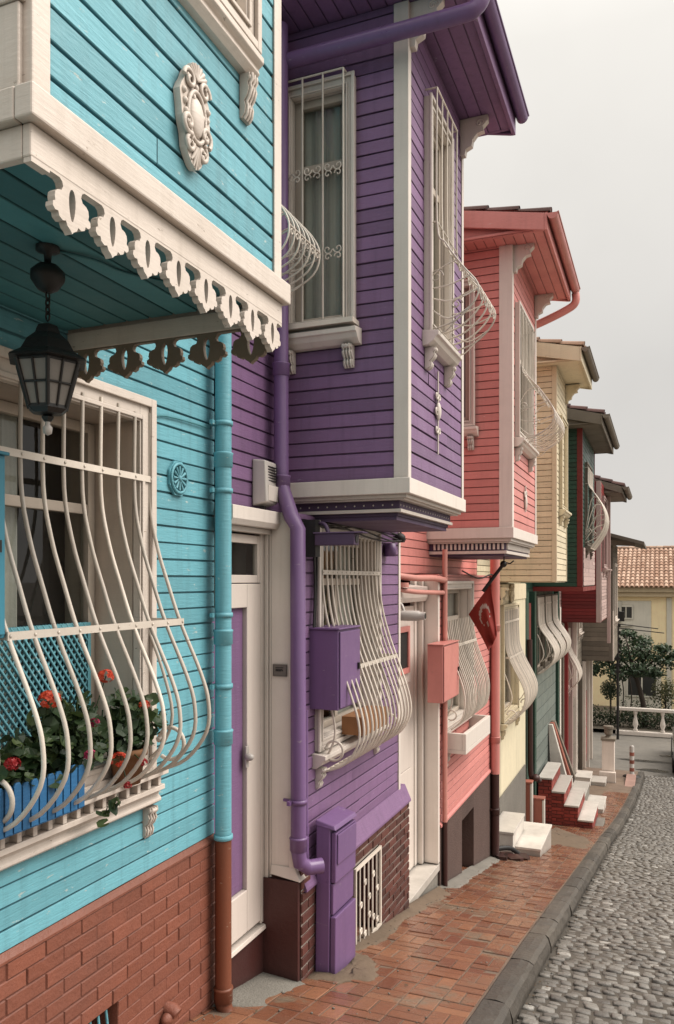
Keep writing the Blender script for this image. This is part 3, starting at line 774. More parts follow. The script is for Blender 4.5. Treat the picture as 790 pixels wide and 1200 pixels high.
# bay
p, y0, y1 = .84, 4.43, 5.815
SW = (.055, .52, 1.50, 2.99); FW = (4.78, 5.34, 1.55, 3.0)
O = oriel_shell(H, PURP, p, y0, y1, .59, 3.36, .085, WHITEC, [(FW[0] + .03, FW[1] - .03, FW[2] + .02, FW[3] - .02)], [(SW[0] + .02, SW[1] - .02, SW[2] + .02, SW[3] - .02)])
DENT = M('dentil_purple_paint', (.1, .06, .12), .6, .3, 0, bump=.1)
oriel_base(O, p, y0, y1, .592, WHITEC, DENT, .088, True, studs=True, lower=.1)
b = MB(); b.box(0, p - .1, y0 + .1, y1 - .1, .36, .386); b.build('soffit', DENT, O)
w = window(H, TY(y0), *SW, WHITEC, SASH, depth=.07, fw=.055, transom=.68, mull=False, curtain='full')
b = MB(TY(y0))
b.box(SW[0] - .02, SW[1] + .02, .0, .11, 1.505, 1.535)
for a in (.08, .213, .345, .476): b.tube([(a, .095, 1.53), (a, .095, 3.0)], .0062, 8)
for a in (.02, .476): b.tube([(a, .03, 3.0), (a, .095, 3.0)], .006, 6)
b.tube([(.02, .095, 3.0), (.476, .095, 3.0)], .006, 6); b.tube([(.02, .095, 1.54), (.476, .095, 1.54)], .006, 6)
for zz in (2.44, 1.95):
    for k in range(3):
        ca = .146 + .132 * k
        for s_ in (-1, 1):
            b.tube(spiral(ca + s_ * .033, zz, .03, 1.1, .096, 0 if s_ < 0 else math.pi, s_), .0042, 6)
            b.tube(spiral(ca + s_ * .033, zz - .045, .024, 1., .096, 0 if s_ < 0 else math.pi, -s_), .0042, 6)
b.build('grille', IRONW, w)
w = window(H, TX(p), *FW, WHITEC, SASH, depth=.07, fw=.06, transom=.7, curtain='full')
BELLY = [(.075, 3.05), (.075, 2.22), (.13, 2.08), (.23, 1.93), (.33, 1.80), (.31, 1.70), (.2, 1.60), (.08, 1.56)]
def basket(win, T, a0, a1, belly, nb, r=.0055):
    g = MB(T); P = smooth_curve(belly, 4)
    for i in range(nb):
        a = a0 + (a1 - a0) * i / (nb - 1); g.tube([(a, n, z) for n, z in P], r, 8)
    big = max(range(len(P)), key=lambda i: P[i][0])
    for n, z in (P[0], P[4], (P[big][0], P[big][1]), P[-1]):
        g.tube([(a0, n, z), (a1, n, z)], r * 1.1, 6)
    for a in (a0, a1):
        for z0, z1 in ((P[0][1], P[0][1]), (belly[1][1], belly[1][1]), (belly[-1][1], belly[-1][1])): g.tube([(a, 0, z0), (a, P[0][0], z1)], r, 6)
        for k in range(1, 6):
            # side of the basket: curved ribs from the wall sweeping to the rim
            t = k / 6; i = int(big * .45 + t * (len(P) - 1 - big * .45)); n, z = P[min(i, len(P) - 1)]
            g.tube(smooth3([(a, .01, belly[-1][1] + .05 + .3 * (1 - t)), (a, n * .5, z - .03 - .05 * t), (a, n, z)], 4), r * .8, 6)
        g.tube(spiral(a, 0, .04, 1.2, 0, 0), .001, 4) if False else None
        for z in (2.0 + belly[-1][1] - 1.56,):
            g.tube([(a, .07 + .045 * math.cos(q * .45) * (1 - q / 22), z - .12 + .045 * math.sin(q * .45) * (1 - q / 22)) for q in range(18)], r * .8, 6)
    for i in range(nb - 1):
        a = a0 + (a1 - a0) * (i + .5) / (nb - 1)
        for q in (P[big], P[max(0, big - 6)]):
            g.tube(spiral(a, q[1] - .03, (a1 - a0) / nb * .4, 1.1, q[0], 0), r * .7, 6)
    return g.build('grille', IRONW, win)
basket(w, TX(p), FW[0] + .02, FW[1] - .02, BELLY, 5)
b = MB(TX(p)); b.tube([(5.06, .012, 1.36), (5.06, .012, .82)], .006, 6)
for z, s_ in ((1.2, .05), (1.1, .06), (.98, .05)):
    for q in (-1, 1): b.tube(spiral(5.06 + q * s_ * .6, z, s_ * .55, 1.1, .012, 0 if q < 0 else math.pi, q), .007, 6)
b.blob((5.06, .014, 1.1), (.03, .02, .06)); b.build('medallion', WHITEC, H, label='slim carved applique below the bay window')
r = eave(H, 1.16, 4.12, 6.02, 3.37, .25, PURP, TILED, gutter=PURPM, gr=.045)
for y in (y0 + .05, y1 - .06): b = MB(); eave_bracket(b, p, y, 3.36); b.build('bracket', WHITEC, r)
main_roof(H, 3.67, 6.36, 3.56, TILED, PURP, .03)
# first floor window above the door, with its own basket
w = window(H, TX(0), 3.72, 4.2, 1.72, 3.0, WHITEC, SASH, depth=.07, fw=.05, mull=False, curtain='full')
basket(w, TX(0), 3.76, 4.16, [(.06, 3.0), (.07, 2.25), (.2, 2.12), (.34, 1.98), (.4, 1.86), (.36, 1.74), (.2, 1.66), (.06, 1.62)], 7)
b = MB()     # bundle of cables under the bay
for k in range(5):
    q = [(.22, 4.3 + .02 * k, .34)]
    for t in range(1, 8): q.append((.24 + .01 * k, 4.3 + t * .27, .37 - .03 * math.sin(t * .8 + k) - .012 * k))
    q.append((Q + .04, 6.2, .33)); b.tube(smooth3(q, 4), .006, 6)
b.tube(smooth3([(.24, 4.42, .32), (.235, 4.47, -.0), (.24, 4.44, -.3)], 6), .007, 6); b.tube(smooth3([(.24, 4.47, .32), (.235, 4.5, .1), (.24, 4.46, -.3)], 6), .006, 6)
b.blob((Q + .06, 6.1, .34), (.05, .05, .04), n=8, m=5); b.box(.2, .3, 4.33, 4.4, .14, .36); b.build('cable', RUBBER, H)
b = MB(); b.lathe([(.0, -.05), (.045, -.05), (.05, .0), (.045, .05), (0, .05)], (Q + .06, 5.86, .235), 12); b.build('wall_socket', PURPM, H)

# ================================================================== PINK HOUSE
H = thing('row_house', 'coral pink clapboard house with white dentilled bay and brown roughcast base', 'house', (0, 8.2, zg(8.2)))
house_core(H, 6.37, 10.12, zg(10) - .6, 3.6, PINK)
b = MB(TX(0)); siding(b, 6.375, 10.12, .06, 3.6)
GW = (7.62, 8.88, -1.52, -.02)
b.T = TX(Q); siding(b, 7.5, 10.02, -2.37, .05, [(GW[0] + .03, GW[1] - .03, GW[2] + .03, GW[3] - .03)])
b.T = IDT; b.box(0, Q, 7.51, 10.03, .04, .06); b.box(0, Q, 10.02, 10.035, -2.4, .06); b.box(0, Q, 7.5, 7.51, -2.4, .05)
b.build('wall', PINK, H)
D = MB(TX(-.02)); D.box(6.375, 7.3, 0, .04, -2.72, -.24, 0); D.box(6.5, 7.18, .04, .05, -2.55, -1.75); D.box(6.5, 7.18, .04, .05, -.95, -.35)
dr = D.build('door', DW, H, bevel=.005, label='white front door with a small window')
b = MB(TX(-.02)); ring(b, 6.6, 7.08, -.85, -.42, .05, .05, .07); pw = b.build('door_window', PINKM, dr)
b = MB(TX(-.02)); b.box(6.65, 7.03, .051, .056, -.8, -.47); b.build('door_pane', DARK, dr)
b = MB(); b.box(-.02, .03, 7.3, 7.42, -2.72, .02); b.box(.03, .08, 7.38, 7.44, -2.72, .02); b.box(.08, Q + .02, 7.44, 7.5, -2.72, .02); b.build('door_pilaster', WHITEC, H, bevel=.004)
b = MB(TX(0)); b.prism([(-.02, -.2), (.1, -.2), (.12, -.16), (.12, -.06), (-.02, -.04)], 6.375, 7.44); b.build('door_lintel', WHITEC, H, bevel=.004)
b = MB(); b.box(-.02, .22, 6.38, 7.5, -2.80, -2.73); b.build('door_sill', MARBLE, H, bevel=.004)
b = MB(); b.box(-.04, .20, 6.38, 7.5, -3.2, -2.80); b.build('threshold_wall', CONC, H)
OP = (8.42, 9.0, -3.35, -2.58)
b = MB(TX(Q + .02)); a0, a1, z0, z1 = 7.5, 10.05, -3.75, -2.38
for q in ((a0, OP[0], z0, z1), (OP[1], a1, z0, z1), (OP[0], OP[1], OP[3], z1), (OP[0], OP[1], z0, OP[2])): b.box(q[0], q[1], -.2, 0, q[2], q[3])
b.box(OP[0], OP[1], -.21, -.2, OP[2], OP[3], 1)
b.build('plinth', [STUCCO, MAROON], H)
b = MB(TX(Q)); b.prism([(0, -2.39), (.035, -2.39), (.035, -2.37), (.016, -2.35), (0, -2.35)], 7.5, 10.05); b.build('ledge', PINK, H)
w = window(H, TX(Q), *GW, WHITEC, SASH, depth=.14, fw=.075, transom=.75, sill=False)
cage(w, TX(Q), 7.66, 8.84, [(.04, -.4), (.05, -.5), (.09, -.7), (.16, -.9), (.215, -1.06), (.23, -1.2), (.2, -1.36), (.1, -1.46)], 17, (-.66,), r=.007)
b = MB(TX(Q)); b.box(7.66, 8.84, -.0, .24, -1.7, -1.66); b.box(7.66, 8.84, .2, .24, -1.66, -1.5); b.box(7.66, 7.7, 0, .2, -1.66, -1.5); b.box(8.8, 8.84, 0, .2, -1.66, -1.5); b.build('sill', WHITEC, w, bevel=.004)
corbels(TX(Q), ((7.72, -1.705), (8.78, -1.705)), WHITEC, w, .05, .16, .06)
p, y0, y1 = .86, 7.79, 9.385
FW = (7.96, 8.9, 1.42, 2.75)
O = oriel_shell(H, PINK, p, y0, y1, .51, 3.27, .125, WHITEC, [(FW[0] + .03, FW[1] - .03, FW[2] + .02, FW[3] - .02)], [(.07, .48, 1.54, 2.93)])
oriel_base(O, p, y0, y1, .512, WHITEC, DENT, .1, True, lower=.15)
w = window(H, TY(y0), .05, .5, 1.52, 2.95, WHITEC, SASH, depth=.07, fw=.055, transom=.68, mull=False, curtain='full')
w = window(H, TX(p), *FW, WHITEC, SASH, depth=.1, fw=.07, transom=.7, curtain='full')
basket(w, TX(p), FW[0] + .04, FW[1] - .04, [(.06, 2.7), (.06, 2.12), (.12, 2.02), (.25, 1.86), (.37, 1.66), (.34, 1.52), (.2, 1.42), (.06, 1.4)], 10)
b = MB(TX(p)); c = (8.55, .86); b.tube([(c[0], .012, c[1] + .14), (c[0], .012, c[1] - .14)], .008, 6)
for q in (-1, 1): b.tube(spiral(c[0] + q * .04, c[1] + .05, .04, 1.2, .012, 0, q), .008, 6)
b.blob((c[0], .012, c[1] - .04), (.03, .02, .08)); b.build('medallion', WHITEC, H, label='small carved drop below the bay window')
r = eave(H, 1.2, 7.55, 9.55, 3.26, .2, PINK, TILED, gutter=PINKM, gr=.05, th=.13)
for y in (y0 + .07, y1 - .07): b = MB(); eave_bracket(b, p, y, 3.26, .07); b.build('bracket', WHITEC, r)
b = MB(); b.tube(smooth3([(1.28, 9.58, 3.32), (1.28, 9.58, 3.22), (1.2, 9.58, 3.15), (.9, 9.55, 3.02), (.45, 9.5, 2.86), (.1, 9.5, 2.75)], 4), .045, 12); b.build('drain_pipe', PINKM, H)
main_roof(H, 6.37, 10.12, 3.55, TILE, PINK, .3)
D = downpipe(H, [(.27, 9.99, .5), (.27, 9.99, -2.42)], .06, PINKM, (-.6, -2.0), (), wallx=Q); D['label'] = 'pink downpipe beside the cream house'
D = downpipe(H, [(.27, 9.99, -2.43), (.27, 9.99, -3.42), (.32, 10.0, -3.5)], .055, DKBROWN, (-2.9,), (-2.86,), wallx=Q); D['label'] = 'dark brown lower downpipe'
b = MB(); b.tube(smooth3([(.05, 6.45, .05), (.2, 6.7, .02), (.24, 7.2, .02), (.25, 7.56, .0)], 4), .03, 8); b.tube(smooth3([(.05, 6.45, -.06), (.2, 6.7, -.1), (.24, 7.55, -.12)], 4), .022, 8)
b.tube([(.25, 7.58, .3), (.25, 7.58, -2.35)], .025, 10); b.lathe([(.06, -.02), (.06, .02)], (.14, 6.55, -.04), 10); b.build('conduit', SALMON, H)
b = MB(); b.tube([(.25, 7.58, -2.36), (.25, 7.58, -3.02)], .026, 10); b.build('conduit', DKBROWN, H)
b = MB(); b.tube(smooth3([(.23, 8.4, .1), (.24, 9.2, .02), (.26, 9.95, .06), (.3, 10.2, -.25)], 5), .008, 6); b.build('cable', RUBBER, H)

# ================================================================== CREAM HOUSE
H = thing('row_house', 'cream house with peeling clapboard bay, deep boxed eave and clay tiles', 'house', (0, 11.8, zg(11.8)))
house_core(H, 10.13, 13.55, zg(13.5) - .6, 3.2, CREAMW)
XC = .1
GW = (11.3, 12.6, -2.02, -.36)
b = MB(TX(XC)); a0, a1, z0, z1 = 10.14, 13.5, -4.4, -.05
for q in ((a0, GW[0] + .03, z0, z1), (GW[1] - .03, a1, z0, z1), (GW[0] + .03, GW[1] - .03, GW[3] - .03, z1), (GW[0] + .03, GW[1] - .03, z0, GW[2] + .03)): b.box(q[0], q[1], -.12, 0, q[2], q[3])
b.T = TX(0); siding(b, 10.14, 13.55, -.05, 3.2)
b.build('wall', CREAMW, H)
b = MB(TX(XC)); b.prism([(0, -.3), (.0, -.3), (.012, -.3), (.012, -.06), (0, -.06)], 10.2, 13.5) ; siding(b, 10.3, 11.2, -.34, -.06); b.build('frieze', CREAM, H)
b = MB(TX(XC)); cartouche(b, 12.0, -.2, .3, .28, .014); b.build('medallion', CREAM, H)
corbels(TX(XC), ((11.25, -.1),), CREAM, H, .2, .25, .1)
w = window(H, TX(XC), *GW, CREAM, SASH, depth=.12, fw=.09, transom=.75, sill=True)
cage(w, TX(XC), 11.35, 12.55, [(.04, -.42), (.05, -.8), (.07, -1.0), (.16, -1.22), (.28, -1.45), (.33, -1.62), (.3, -1.8), (.16, -2.0), (.04, -2.04)], 18, (-.6, -1.1), r=.009)
b = MB(); b.box(XC - .05, XC + .02, 10.14, 13.4, -4.5, -3.05); b.build('plinth', CONC, H)
p, y0, y1 = .88, 11.15, 12.41
O = oriel_shell(H, CREAM, p, y0, y1, -.02, 2.95, .06, CREAM, (), ())
FW = (11.45, 12.15, 1.0, 2.3)
w = window(H, TX(p), *FW, CREAM, SASH, depth=.05, fw=.06, curtain='full')
r = eave(H, 1.2, 10.95, 12.62, 2.92, .22, CREAM, TILE, gutter=GREYW, gr=.05, th=.16, boards=False, tw=.2, rows=6)
b = MB(); eave_bracket(b, p, y1 - .1, 2.9, .08); b.build('bracket', CREAM, r)
main_roof(H, 10.13, 13.55, 3.35, TILE, CREAM, .45)

# ================================================================== GREEN HOUSE
H = thing('row_house', 'bottle green wooden house with a grey green panel and white bulging window grilles', 'house', (0, 16, zg(16)))
house_core(H, 13.57, 18.7, zg(18.7) - .6, 2.9, GREEN)
b = MB(TX(0)); siding(b, 13.58, 18.7, -1.75, 2.9); b.build('wall', GREEN, H)
b = MB(TX(.05)); b.box(14.75, 18.0, -.06, .0, -4.7, -1.7, 0)
for k in range(12): b.box(14.8, 17.95, .0, .008, -4.5 + k * .23, -4.29 + k * .23, 0)
b.build('panel', TEALP, H)
b = MB(TX(.06)); b.box(13.65, 13.95, -.06, .03, -4.9, -.2); b.build('post', GREEN, H)
for a in (14.5, 18.0): b = MB(TX(.06)); b.box(a, a + .2, -.06, .05, -5.2, -.2); b.build('post', GREEN, H)
b = MB(TX(.06)); b.box(14.0, 14.25, -.06, .02, -4.9, -.4); b.build('door_frame', REDP, H)
b = MB(TX(.06)); b.box(18.25, 18.45, -.06, .06, -5.3, -.6); b.build('corner_board', WHITEC, H)
for k in range(3):
    a0 = 14.9 + k * 1.05
    w = window(H, TX(.05), a0, a0 + .9, -1.72, -.3, GREYW, SASH, depth=.06, fw=.06, sill=False, curtain=False)
    cage(w, TX(.05), a0 + .06, a0 + .84, [(.05, -.32), (.06, -.75), (.1, -.9), (.24, -1.1), (.34, -1.3), (.3, -1.5), (.14, -1.68), (.04, -1.72)], 12, (-.45, -.85), r=.012, scroll=False)
p, y0, y1 = .88, 14.95, 17.85
O = oriel_shell(H, GREEN, p, y0, y1, -.12, 2.75, .09, REDP, (), ())
b = MB(); b.box(0, p + .02, y0 - .02, y1 + .02, -.2, -.12); b.build('base_band', REDP, O)
b = MB(TX(p)); b.box(15.2, 17.6, .0, .012, -.1, .55); siding(b, 15.1, 17.75, -.1, .6, mat=0); b.build('front_panel', ROSE, O)
w = window(H, TX(p), 15.5, 16.6, .65, 2.2, GREYW, SASH, depth=.05, fw=.08, curtain='full')
basket(w, TX(p), 15.5, 16.6, [(.06, 2.1), (.06, 1.8), (.15, 1.65), (.3, 1.4), (.36, 1.15), (.3, .9), (.1, .6)], 10, .01)
w = window(H, TY(y0), .12, .5, .4, 2.2, GREYW, SASH, depth=.05, fw=.05, curtain=False)
r = eave(H, 1.22, 14.6, 18.1, 2.74, .26, GREYW, TILED, gutter=GREYW, gr=.06, th=.16, boards=False, tw=.22, rows=6)
main_roof(H, 13.57, 18.7, 3.1, TILED, GREYW, .4)

# ================================================================== RED HOUSE
H = thing('row_house', 'dark red wooden house with rose window frames, behind the green house', 'house', (0, 21, zg(21)))
house_core(H, 18.72, 23.3, zg(23) - .6, 2.4, REDP)
b = MB(TX(0)); siding(b, 18.73, 23.3, -5.6, 2.4); b.build('wall', ROSE, H)
for k, a in enumerate((18.9, 19.8, 20.9, 22.0)):
    b = MB(TX(.02)); b.box(a, a + .16, 0, .1, -5.7, -1.0); b.build('pilaster', (GREYW, REDP, ROSE, WHITEC)[k], H)
w = window(H, TX(.02), 19.95, 20.85, -2.7, -1.2, ROSE, SASH, depth=.06, fw=.07, sill=True, curtain=False)
cage(w, TX(.02), 20.0, 20.8, [(.05, -1.2), (.06, -1.6), (.12, -1.8), (.26, -2.05), (.34, -2.3), (.28, -2.5), (.1, -2.7)], 9, (-1.5,), r=.014, scroll=False)
D = MB(TX(.02)); D.box(21.15, 21.95, 0, .05, -5.35, -3.1); D.box(21.25, 21.85, .05, .065, -5.1, -4.3); D.box(21.25, 21.85, .05, .065, -4.15, -3.3); D.build('door', GREYW, H)
p, y0, y1 = .9, 19.4, 22.4
O = oriel_shell(H, REDP, p, y0, y1, -.98, 2.3, .1, ROSE, (), ())
b = MB(TX(p)); siding(b, 19.5, 22.3, -.95, .2); b.build('front_panel', ROSE, O)
w = window(H, TX(p), 19.9, 21.0, .3, 2.0, ROSE, SASH, depth=.05, fw=.09, curtain='full')
w2 = window(H, TX(p), 21.2, 22.2, .3, 2.0, ROSE, SASH, depth=.05, fw=.09, curtain='full')
b = MB(); b.box(p + .02, p + .1, 21.4, 21.5, -1.6, 2.2); b.build('post', ROSE, H)
r = eave(H, 1.3, 20.6, 23.1, 2.15, .35, GREYW, TILED, gutter=GREYW, gr=.07, th=.14, boards=False, tw=.24, rows=5)
main_roof(H, 18.72, 23.3, 2.6, TILED, GREYW, .4)

# ================================================================== GREY HOUSE
H = thing('row_house', 'weathered grey clapboard house with a sagging shed roof, last in the row', 'house', (0, 26, zg(26)))
house_core(H, 23.32, 28.2, -6.4, 1.4, GREYW)
b = MB(TX(0)); siding(b, 23.33, 28.2, -5.9, 1.4, pitch=.14); b.build('wall', GREYW, H)
p, y0, y1 = .88, 24.66, 27.4
O = oriel_shell(H, GREYW, p, y0, y1, -2.37, 1.1, .1, GREYW, (), (), pitch=.14)
b = MB(); b.box(p + .0, p + .03, y0 - .01, y0 + .14, -2.36, -.9); b.build('corner_board', WHITE, O)
w = window(H, TX(p), 25.2, 26.6, -1.2, .5, WHITE, SASH, depth=.05, fw=.09)
w = window(H, TX(0), 23.5, 24.5, -1.5, -.0, WHITE, SASH, depth=.05, fw=.1, curtain=False)
r = MB()
r.hexa([(-.4, 24.1, 1.62), (1.75, 24.1, 1.0), (1.75, 27.9, 1.0), (-.4, 27.9, 1.62), (-.4, 24.1, 1.72), (1.75, 24.1, 1.09), (1.75, 27.9, 1.09), (-.4, 27.9, 1.72)])
r.prism([(24.5, 1.0), (24.5, 1.1)], 0, 0) if False else None
r.hexa([(-.3, 24.4, 1.08), (1.5, 24.4, .98), (1.5, 24.5, .98), (-.3, 24.5, 1.08), (-.3, 24.4, 1.4), (1.5, 24.4, 1.06), (1.5, 24.5, 1.06), (-.3, 24.5, 1.4)])
r.build('roof', GREYW, H)
for a in (23.6, 24.7, 25.9, 27.2):
    b = MB(TX(.02)); b.box(a, a + .14, 0, .1, -6.0, -2.4); b.build('pilaster', WHITE if a > 24 else GREYW, H)
D = MB(TX(.02)); D.box(24.95, 25.75, 0, .05, -5.55, -3.4); D.box(25.05, 25.65, .05, .062, -5.3, -4.5); D.box(25.05, 25.65, .05, .062, -4.35, -3.6); D.build('door', REDP, H)
main_roof(H, 23.32, 28.2, 1.5, TILED, GREYW, .1)

# ================================================================== THINGS ON THE HOUSES
def pyramid_lantern(loc):
    """six sided iron lantern hanging on a stem"""
    x, y, z = loc
    L = thing('hanging_lantern', 'black iron lantern with frosted panes hanging below the turquoise bay', 'lantern', (x, y, z))
    b = MB(); n = 6; rt = R(12)
    b.lathe([(.035, .0), (.035, -.012), (.012, -.018), (.01, -.05), (.03, -.055), (.05, -.075), (.05, -.095), (.03, -.125), (.012, -.135)], (x, y, z), 12)
    b.build('ceiling_rose', IRONB, L)
    b = MB()
    for k in range(4):
        zz = z - .145 - k * .02; ax = k % 2
        b.tube([(x + (.007 * math.cos(t * .7854) if ax else 0), y + (0 if ax else .007 * math.cos(t * .7854)), zz + .014 * math.sin(t * .7854)) for t in range(9)], .0028, 6)
    b.build('chain', IRONB, L)
    b = MB(); zt = z - .247
    b.lathe([(.012, .02), (.03, .012), (.036, .0), (.04, -.012), (.066, -.035), (.085, -.068), (.118, -.088), (.122, -.094), (.095, -.096), (.095, -.104)], (x, y, zt), n, smooth=False, rot=rt)
    b.lathe([(.001, -.272), (.012, -.268), (.02, -.256), (.012, -.25), (.045, -.246), (.06, -.234), (.06, -.224)], (x, y, zt), n, smooth=False, rot=rt)
    zA, zB, rA, rB = zt - .1, zt - .228, .098, .06
    for j in range(n):
        t = 2 * math.pi * j / n + rt; t2 = t + 2 * math.pi / n; ct, st = math.cos(t), math.sin(t); c2, s2 = math.cos(t2), math.sin(t2)
        b.tube([(x + rA * ct, y + rA * st, zA), (x + rB * ct, y + rB * st, zB)], .006, 6)
        pm = lambda f, g: (x + (rA + (rB - rA) * g) * (ct + (c2 - ct) * f), y + (rA + (rB - rA) * g) * (st + (s2 - st) * f), zA + (zB - zA) * g)
        b.tube([pm(.5, 0), pm(.5, 1)], .0035, 6); b.tube([pm(0, .5), pm(1, .5)], .0035, 6)
    b.build('cage', IRONB, L)
    g = MB(); g.lathe([(rA * .97, -.1), (rB * .97, -.228)], (x, y, zt), n, smooth=False, rot=rt); g.build('pane', FROST, L)
    b = MB(); b.lathe([(.001, -.31), (.012, -.304), (.014, -.286), (.007, -.278), (.007, -.268)], (x, y, zt), 10); b.build('finial', PLAST, L)
pyramid_lantern((.52, 1.86, .985))

def meter_box(x0, x1, y0, y1, z0, z1, mat, label, seam=.5):
    T = thing('meter_box', label, 'meter box', (x0, (y0 + y1) / 2, z0), 'meter boxes on the house fronts')
    b = MB(); b.box(x0, x1, y0, y1, z0, z1, tint=.5); b.box(x0, x1 + .012, y0 - .01, y1 + .01, z1, z1 + .012, tint=.5); b.build('box_body', mat, T, bevel=.004)
    b = MB(); b.box(x1 + .002, x1 + .012, y0 + .012, y1 - .012, z0 + .012, z1 - .012, tint=.5); d = b.build('door', mat, T, bevel=.003)
    b = MB(TX(x1 + .012)); ym = y1 - .05; b.box(ym - .012, ym + .012, 0, .012, (z0 + z1) / 2 - .02, (z0 + z1) / 2 + .02); b.build('lock', IRONB, d)
    return T
BLUEM = M('blue_metal_paint', (.06, .3, .42), .4, .25, 0, bump=.05, grain=False)
meter_box(.05, .2, 1.64, 2.018, -.19, .41, BLUEM, 'turquoise blue meter box cut off at the left edge of the view')
meter_box(Q - .0, .40, 4.44, 4.80, -.785, -.30, PURPM, 'purple meter box fixed in front of the purple house window')
meter_box(Q - .0, .345, 7.13, 7.72, -1.13, -.60, PINKM, 'pink meter box on the pink house beside its window')

T = thing('gas_cabinet', 'tall purple gas meter cabinet leaning on the brick base at pavement level', 'cabinet', (.33, 4.6, zg(4.55)))
b = MB(); b.box(.262, .352, 4.41, 4.77, -2.42, -1.49, tint=.5); b.hexa([(.258, 4.405, -1.49), (.392, 4.405, -1.51), (.392, 4.775, -1.51), (.258, 4.775, -1.49), (.258, 4.412, -1.455), (.38, 4.415, -1.485), (.38, 4.768, -1.485), (.258, 4.772, -1.455)], tint=.5)
b.build('cabinet_body', PURPM, T, bevel=.006)
b = MB(); b.box(.354, .386, 4.425, 4.765, -1.83, -1.53, tint=.5); b.box(.386, .396, 4.44, 4.75, -1.72, -1.54, tint=.5); b.box(.352, .372, 4.425, 4.765, -2.02, -1.835, tint=.5); b.build('upper_door', PURPM, T, bevel=.006)
b = MB(); b.box(.354, .39, 4.42, 4.765, -2.40, -2.03, tint=.5); b.build('lower_door', PURPM, T, bevel=.006)
T.rotation_euler = (R(-1.2), 0, 0)

T = thing('alarm_box', 'white plastic alarm siren box above the purple door', 'alarm box', (0.015, 4.16, .42))
b = MB(TX(.015)); b.hexa([(4.07, 0, .43), (4.25, 0, .43), (4.25, .075, .45), (4.07, .095, .45), (4.07, 0, .70), (4.25, 0, .70), (4.25, .07, .69), (4.07, .085, .69)]); b.build('case', PLAST, T, bevel=.008)
b = MB(TX(.1)); b.box(4.10, 4.23, -.006, .008, .46, .55); b.build('front_panel', WHITEC, T, bevel=.003)
b = MB(TX(.1))
for k in range(6): b.box(4.11, 4.22, -.012, .001, .575 + k * .016, .581 + k * .016)
b.build('louvre', IRONB, T)
b = MB(); b.box(.05, .075, 4.1, 4.13, .405, .43); b.build('sensor', IRONB, T)

def text_strokes(b, s, x, z, h, n, r=.002):
    G = {'5': [[(1, 1), (0, 1), (0, .55), (.7, .6), (1, .35), (.8, 0), (0, 0)]], '7': [[(0, 1), (1, 1), (.35, 0)]], '9': [[(1, .6), (.3, .5), (0, .75), (.3, 1), (1, .95), (1, .5), (.6, 0)]],
         'N': [[(0, 0), (0, 1), (1, 0), (1, 1)]], 'o': [[(0, .2), (.5, 0), (1, .2), (1, .5), (.5, .65), (0, .5), (0, .2)]]}
    for ch in s:
        for st in G.get(ch, []): b.tube([(x + p * h * .55, n, z + q * h) for p, q in st], r, 5)
        x += h * .85
def plate(T, a0, a1, z0, z1, label):
    loc = T(a0, 0, z0)
    o = thing('house_number_plate', label, 'plate', loc)
    b = MB(T); b.box(a0, a1, 0, .004, z0, z1); ring(b, a0, a1, z0, z1, .004, .004, .006); b.build('plate_body', STEEL, o)
    b = MB(T); w = a1 - a0; h = z1 - z0
    for k in range(3): b.tube([(a0 + w * .2, .0045, z0 + h * (.72 - .14 * k)), (a0 + w * (.75 - .08 * k), .0045, z0 + h * (.72 - .14 * k))], .0022, 5)
    for k in range(5): b.tube(spiral(a0 + w * (.25 + .11 * k), z0 + h * .5, w * .05, 1, .0045, k), .0015, 5)
    b.build('engraving', IRONB, o)
plate(TY(4.222), .075, .165, -.565, -.495, 'small grey metal number plate on the white pilaster of the purple house door')
plate(TY(7.438), .12, .19, -.97, -.87, 'small grey metal number plate on the white pilaster of the pink house door')

def cctv(x, y, z, L, r, mat, label, box=False):
    T = thing('security_camera', label, 'camera', (x, y, z))
    b = MB()
    if box: b.box(x, x + L, y - r, y + r, z - r * .8, z + r * .8, tint=.5); b.hexa([(x - .01, y - r * 1.15, z + r * .82), (x + L + .06, y - r * 1.15, z + r * .82), (x + L + .06, y + r * 1.15, z + r * .82), (x - .01, y + r * 1.15, z + r * .82), (x - .01, y - r * 1.0, z + r * 1.05), (x + L + .05, y - r * 1.0, z + r * 1.05), (x + L + .05, y + r, z + r * 1.05), (x - .01, y + r, z + r * 1.05)], tint=.5)
    else: b.tube([(x, y, z), (x + L * .8, y, z), (x + L * .82, y, z), (x + L, y, z)], [r, r, r * .8, r * .75], 14)
    b.build('housing', mat, T, bevel=.004 if box else 0)
    b = MB(); b.tube([(x + L - .004, y, z), (x + L + .004, y, z)], r * .55, 12); b.build('lens', IRONB, T)
    b = MB(); b.tube(smooth3([(x + L * .3, y, z + r * .5), (x + L * .2, y + .01, z + r * 2), (x - .0, y + .03, z + r * 2.4), (x - .12, y + .04, z + r * 2.2)], 4), r * .3, 8); b.build('mount', mat, T)
cctv(.3, 4.36, .24, .25, .042, DENT, 'dark purple box camera under the purple bay', True)
cctv(.12, 6.42, -.297, .26, .044, PLAST, 'white tube camera beside the pink house door')

# flag on a pole
T = thing('flag', 'red flag with white crescent and star on a short slanting pole', 'flag', (.5, 8.25, .0))
ptop = Vector((.695, 8.25, .167)); pbot = Vector((.482, 8.25, -.115))
b = MB(); b.tube([tuple(pbot), tuple(ptop)], .018, 8); b.blob(tuple(ptop), (.035, .035, .035)); b.tube([(.7, 8.25, .26), (.7, 8.25, .19), (.76, 8.25, .17), (.8, 8.25, .2)], .008, 6); b.build('flag_pole', IRONB, T)
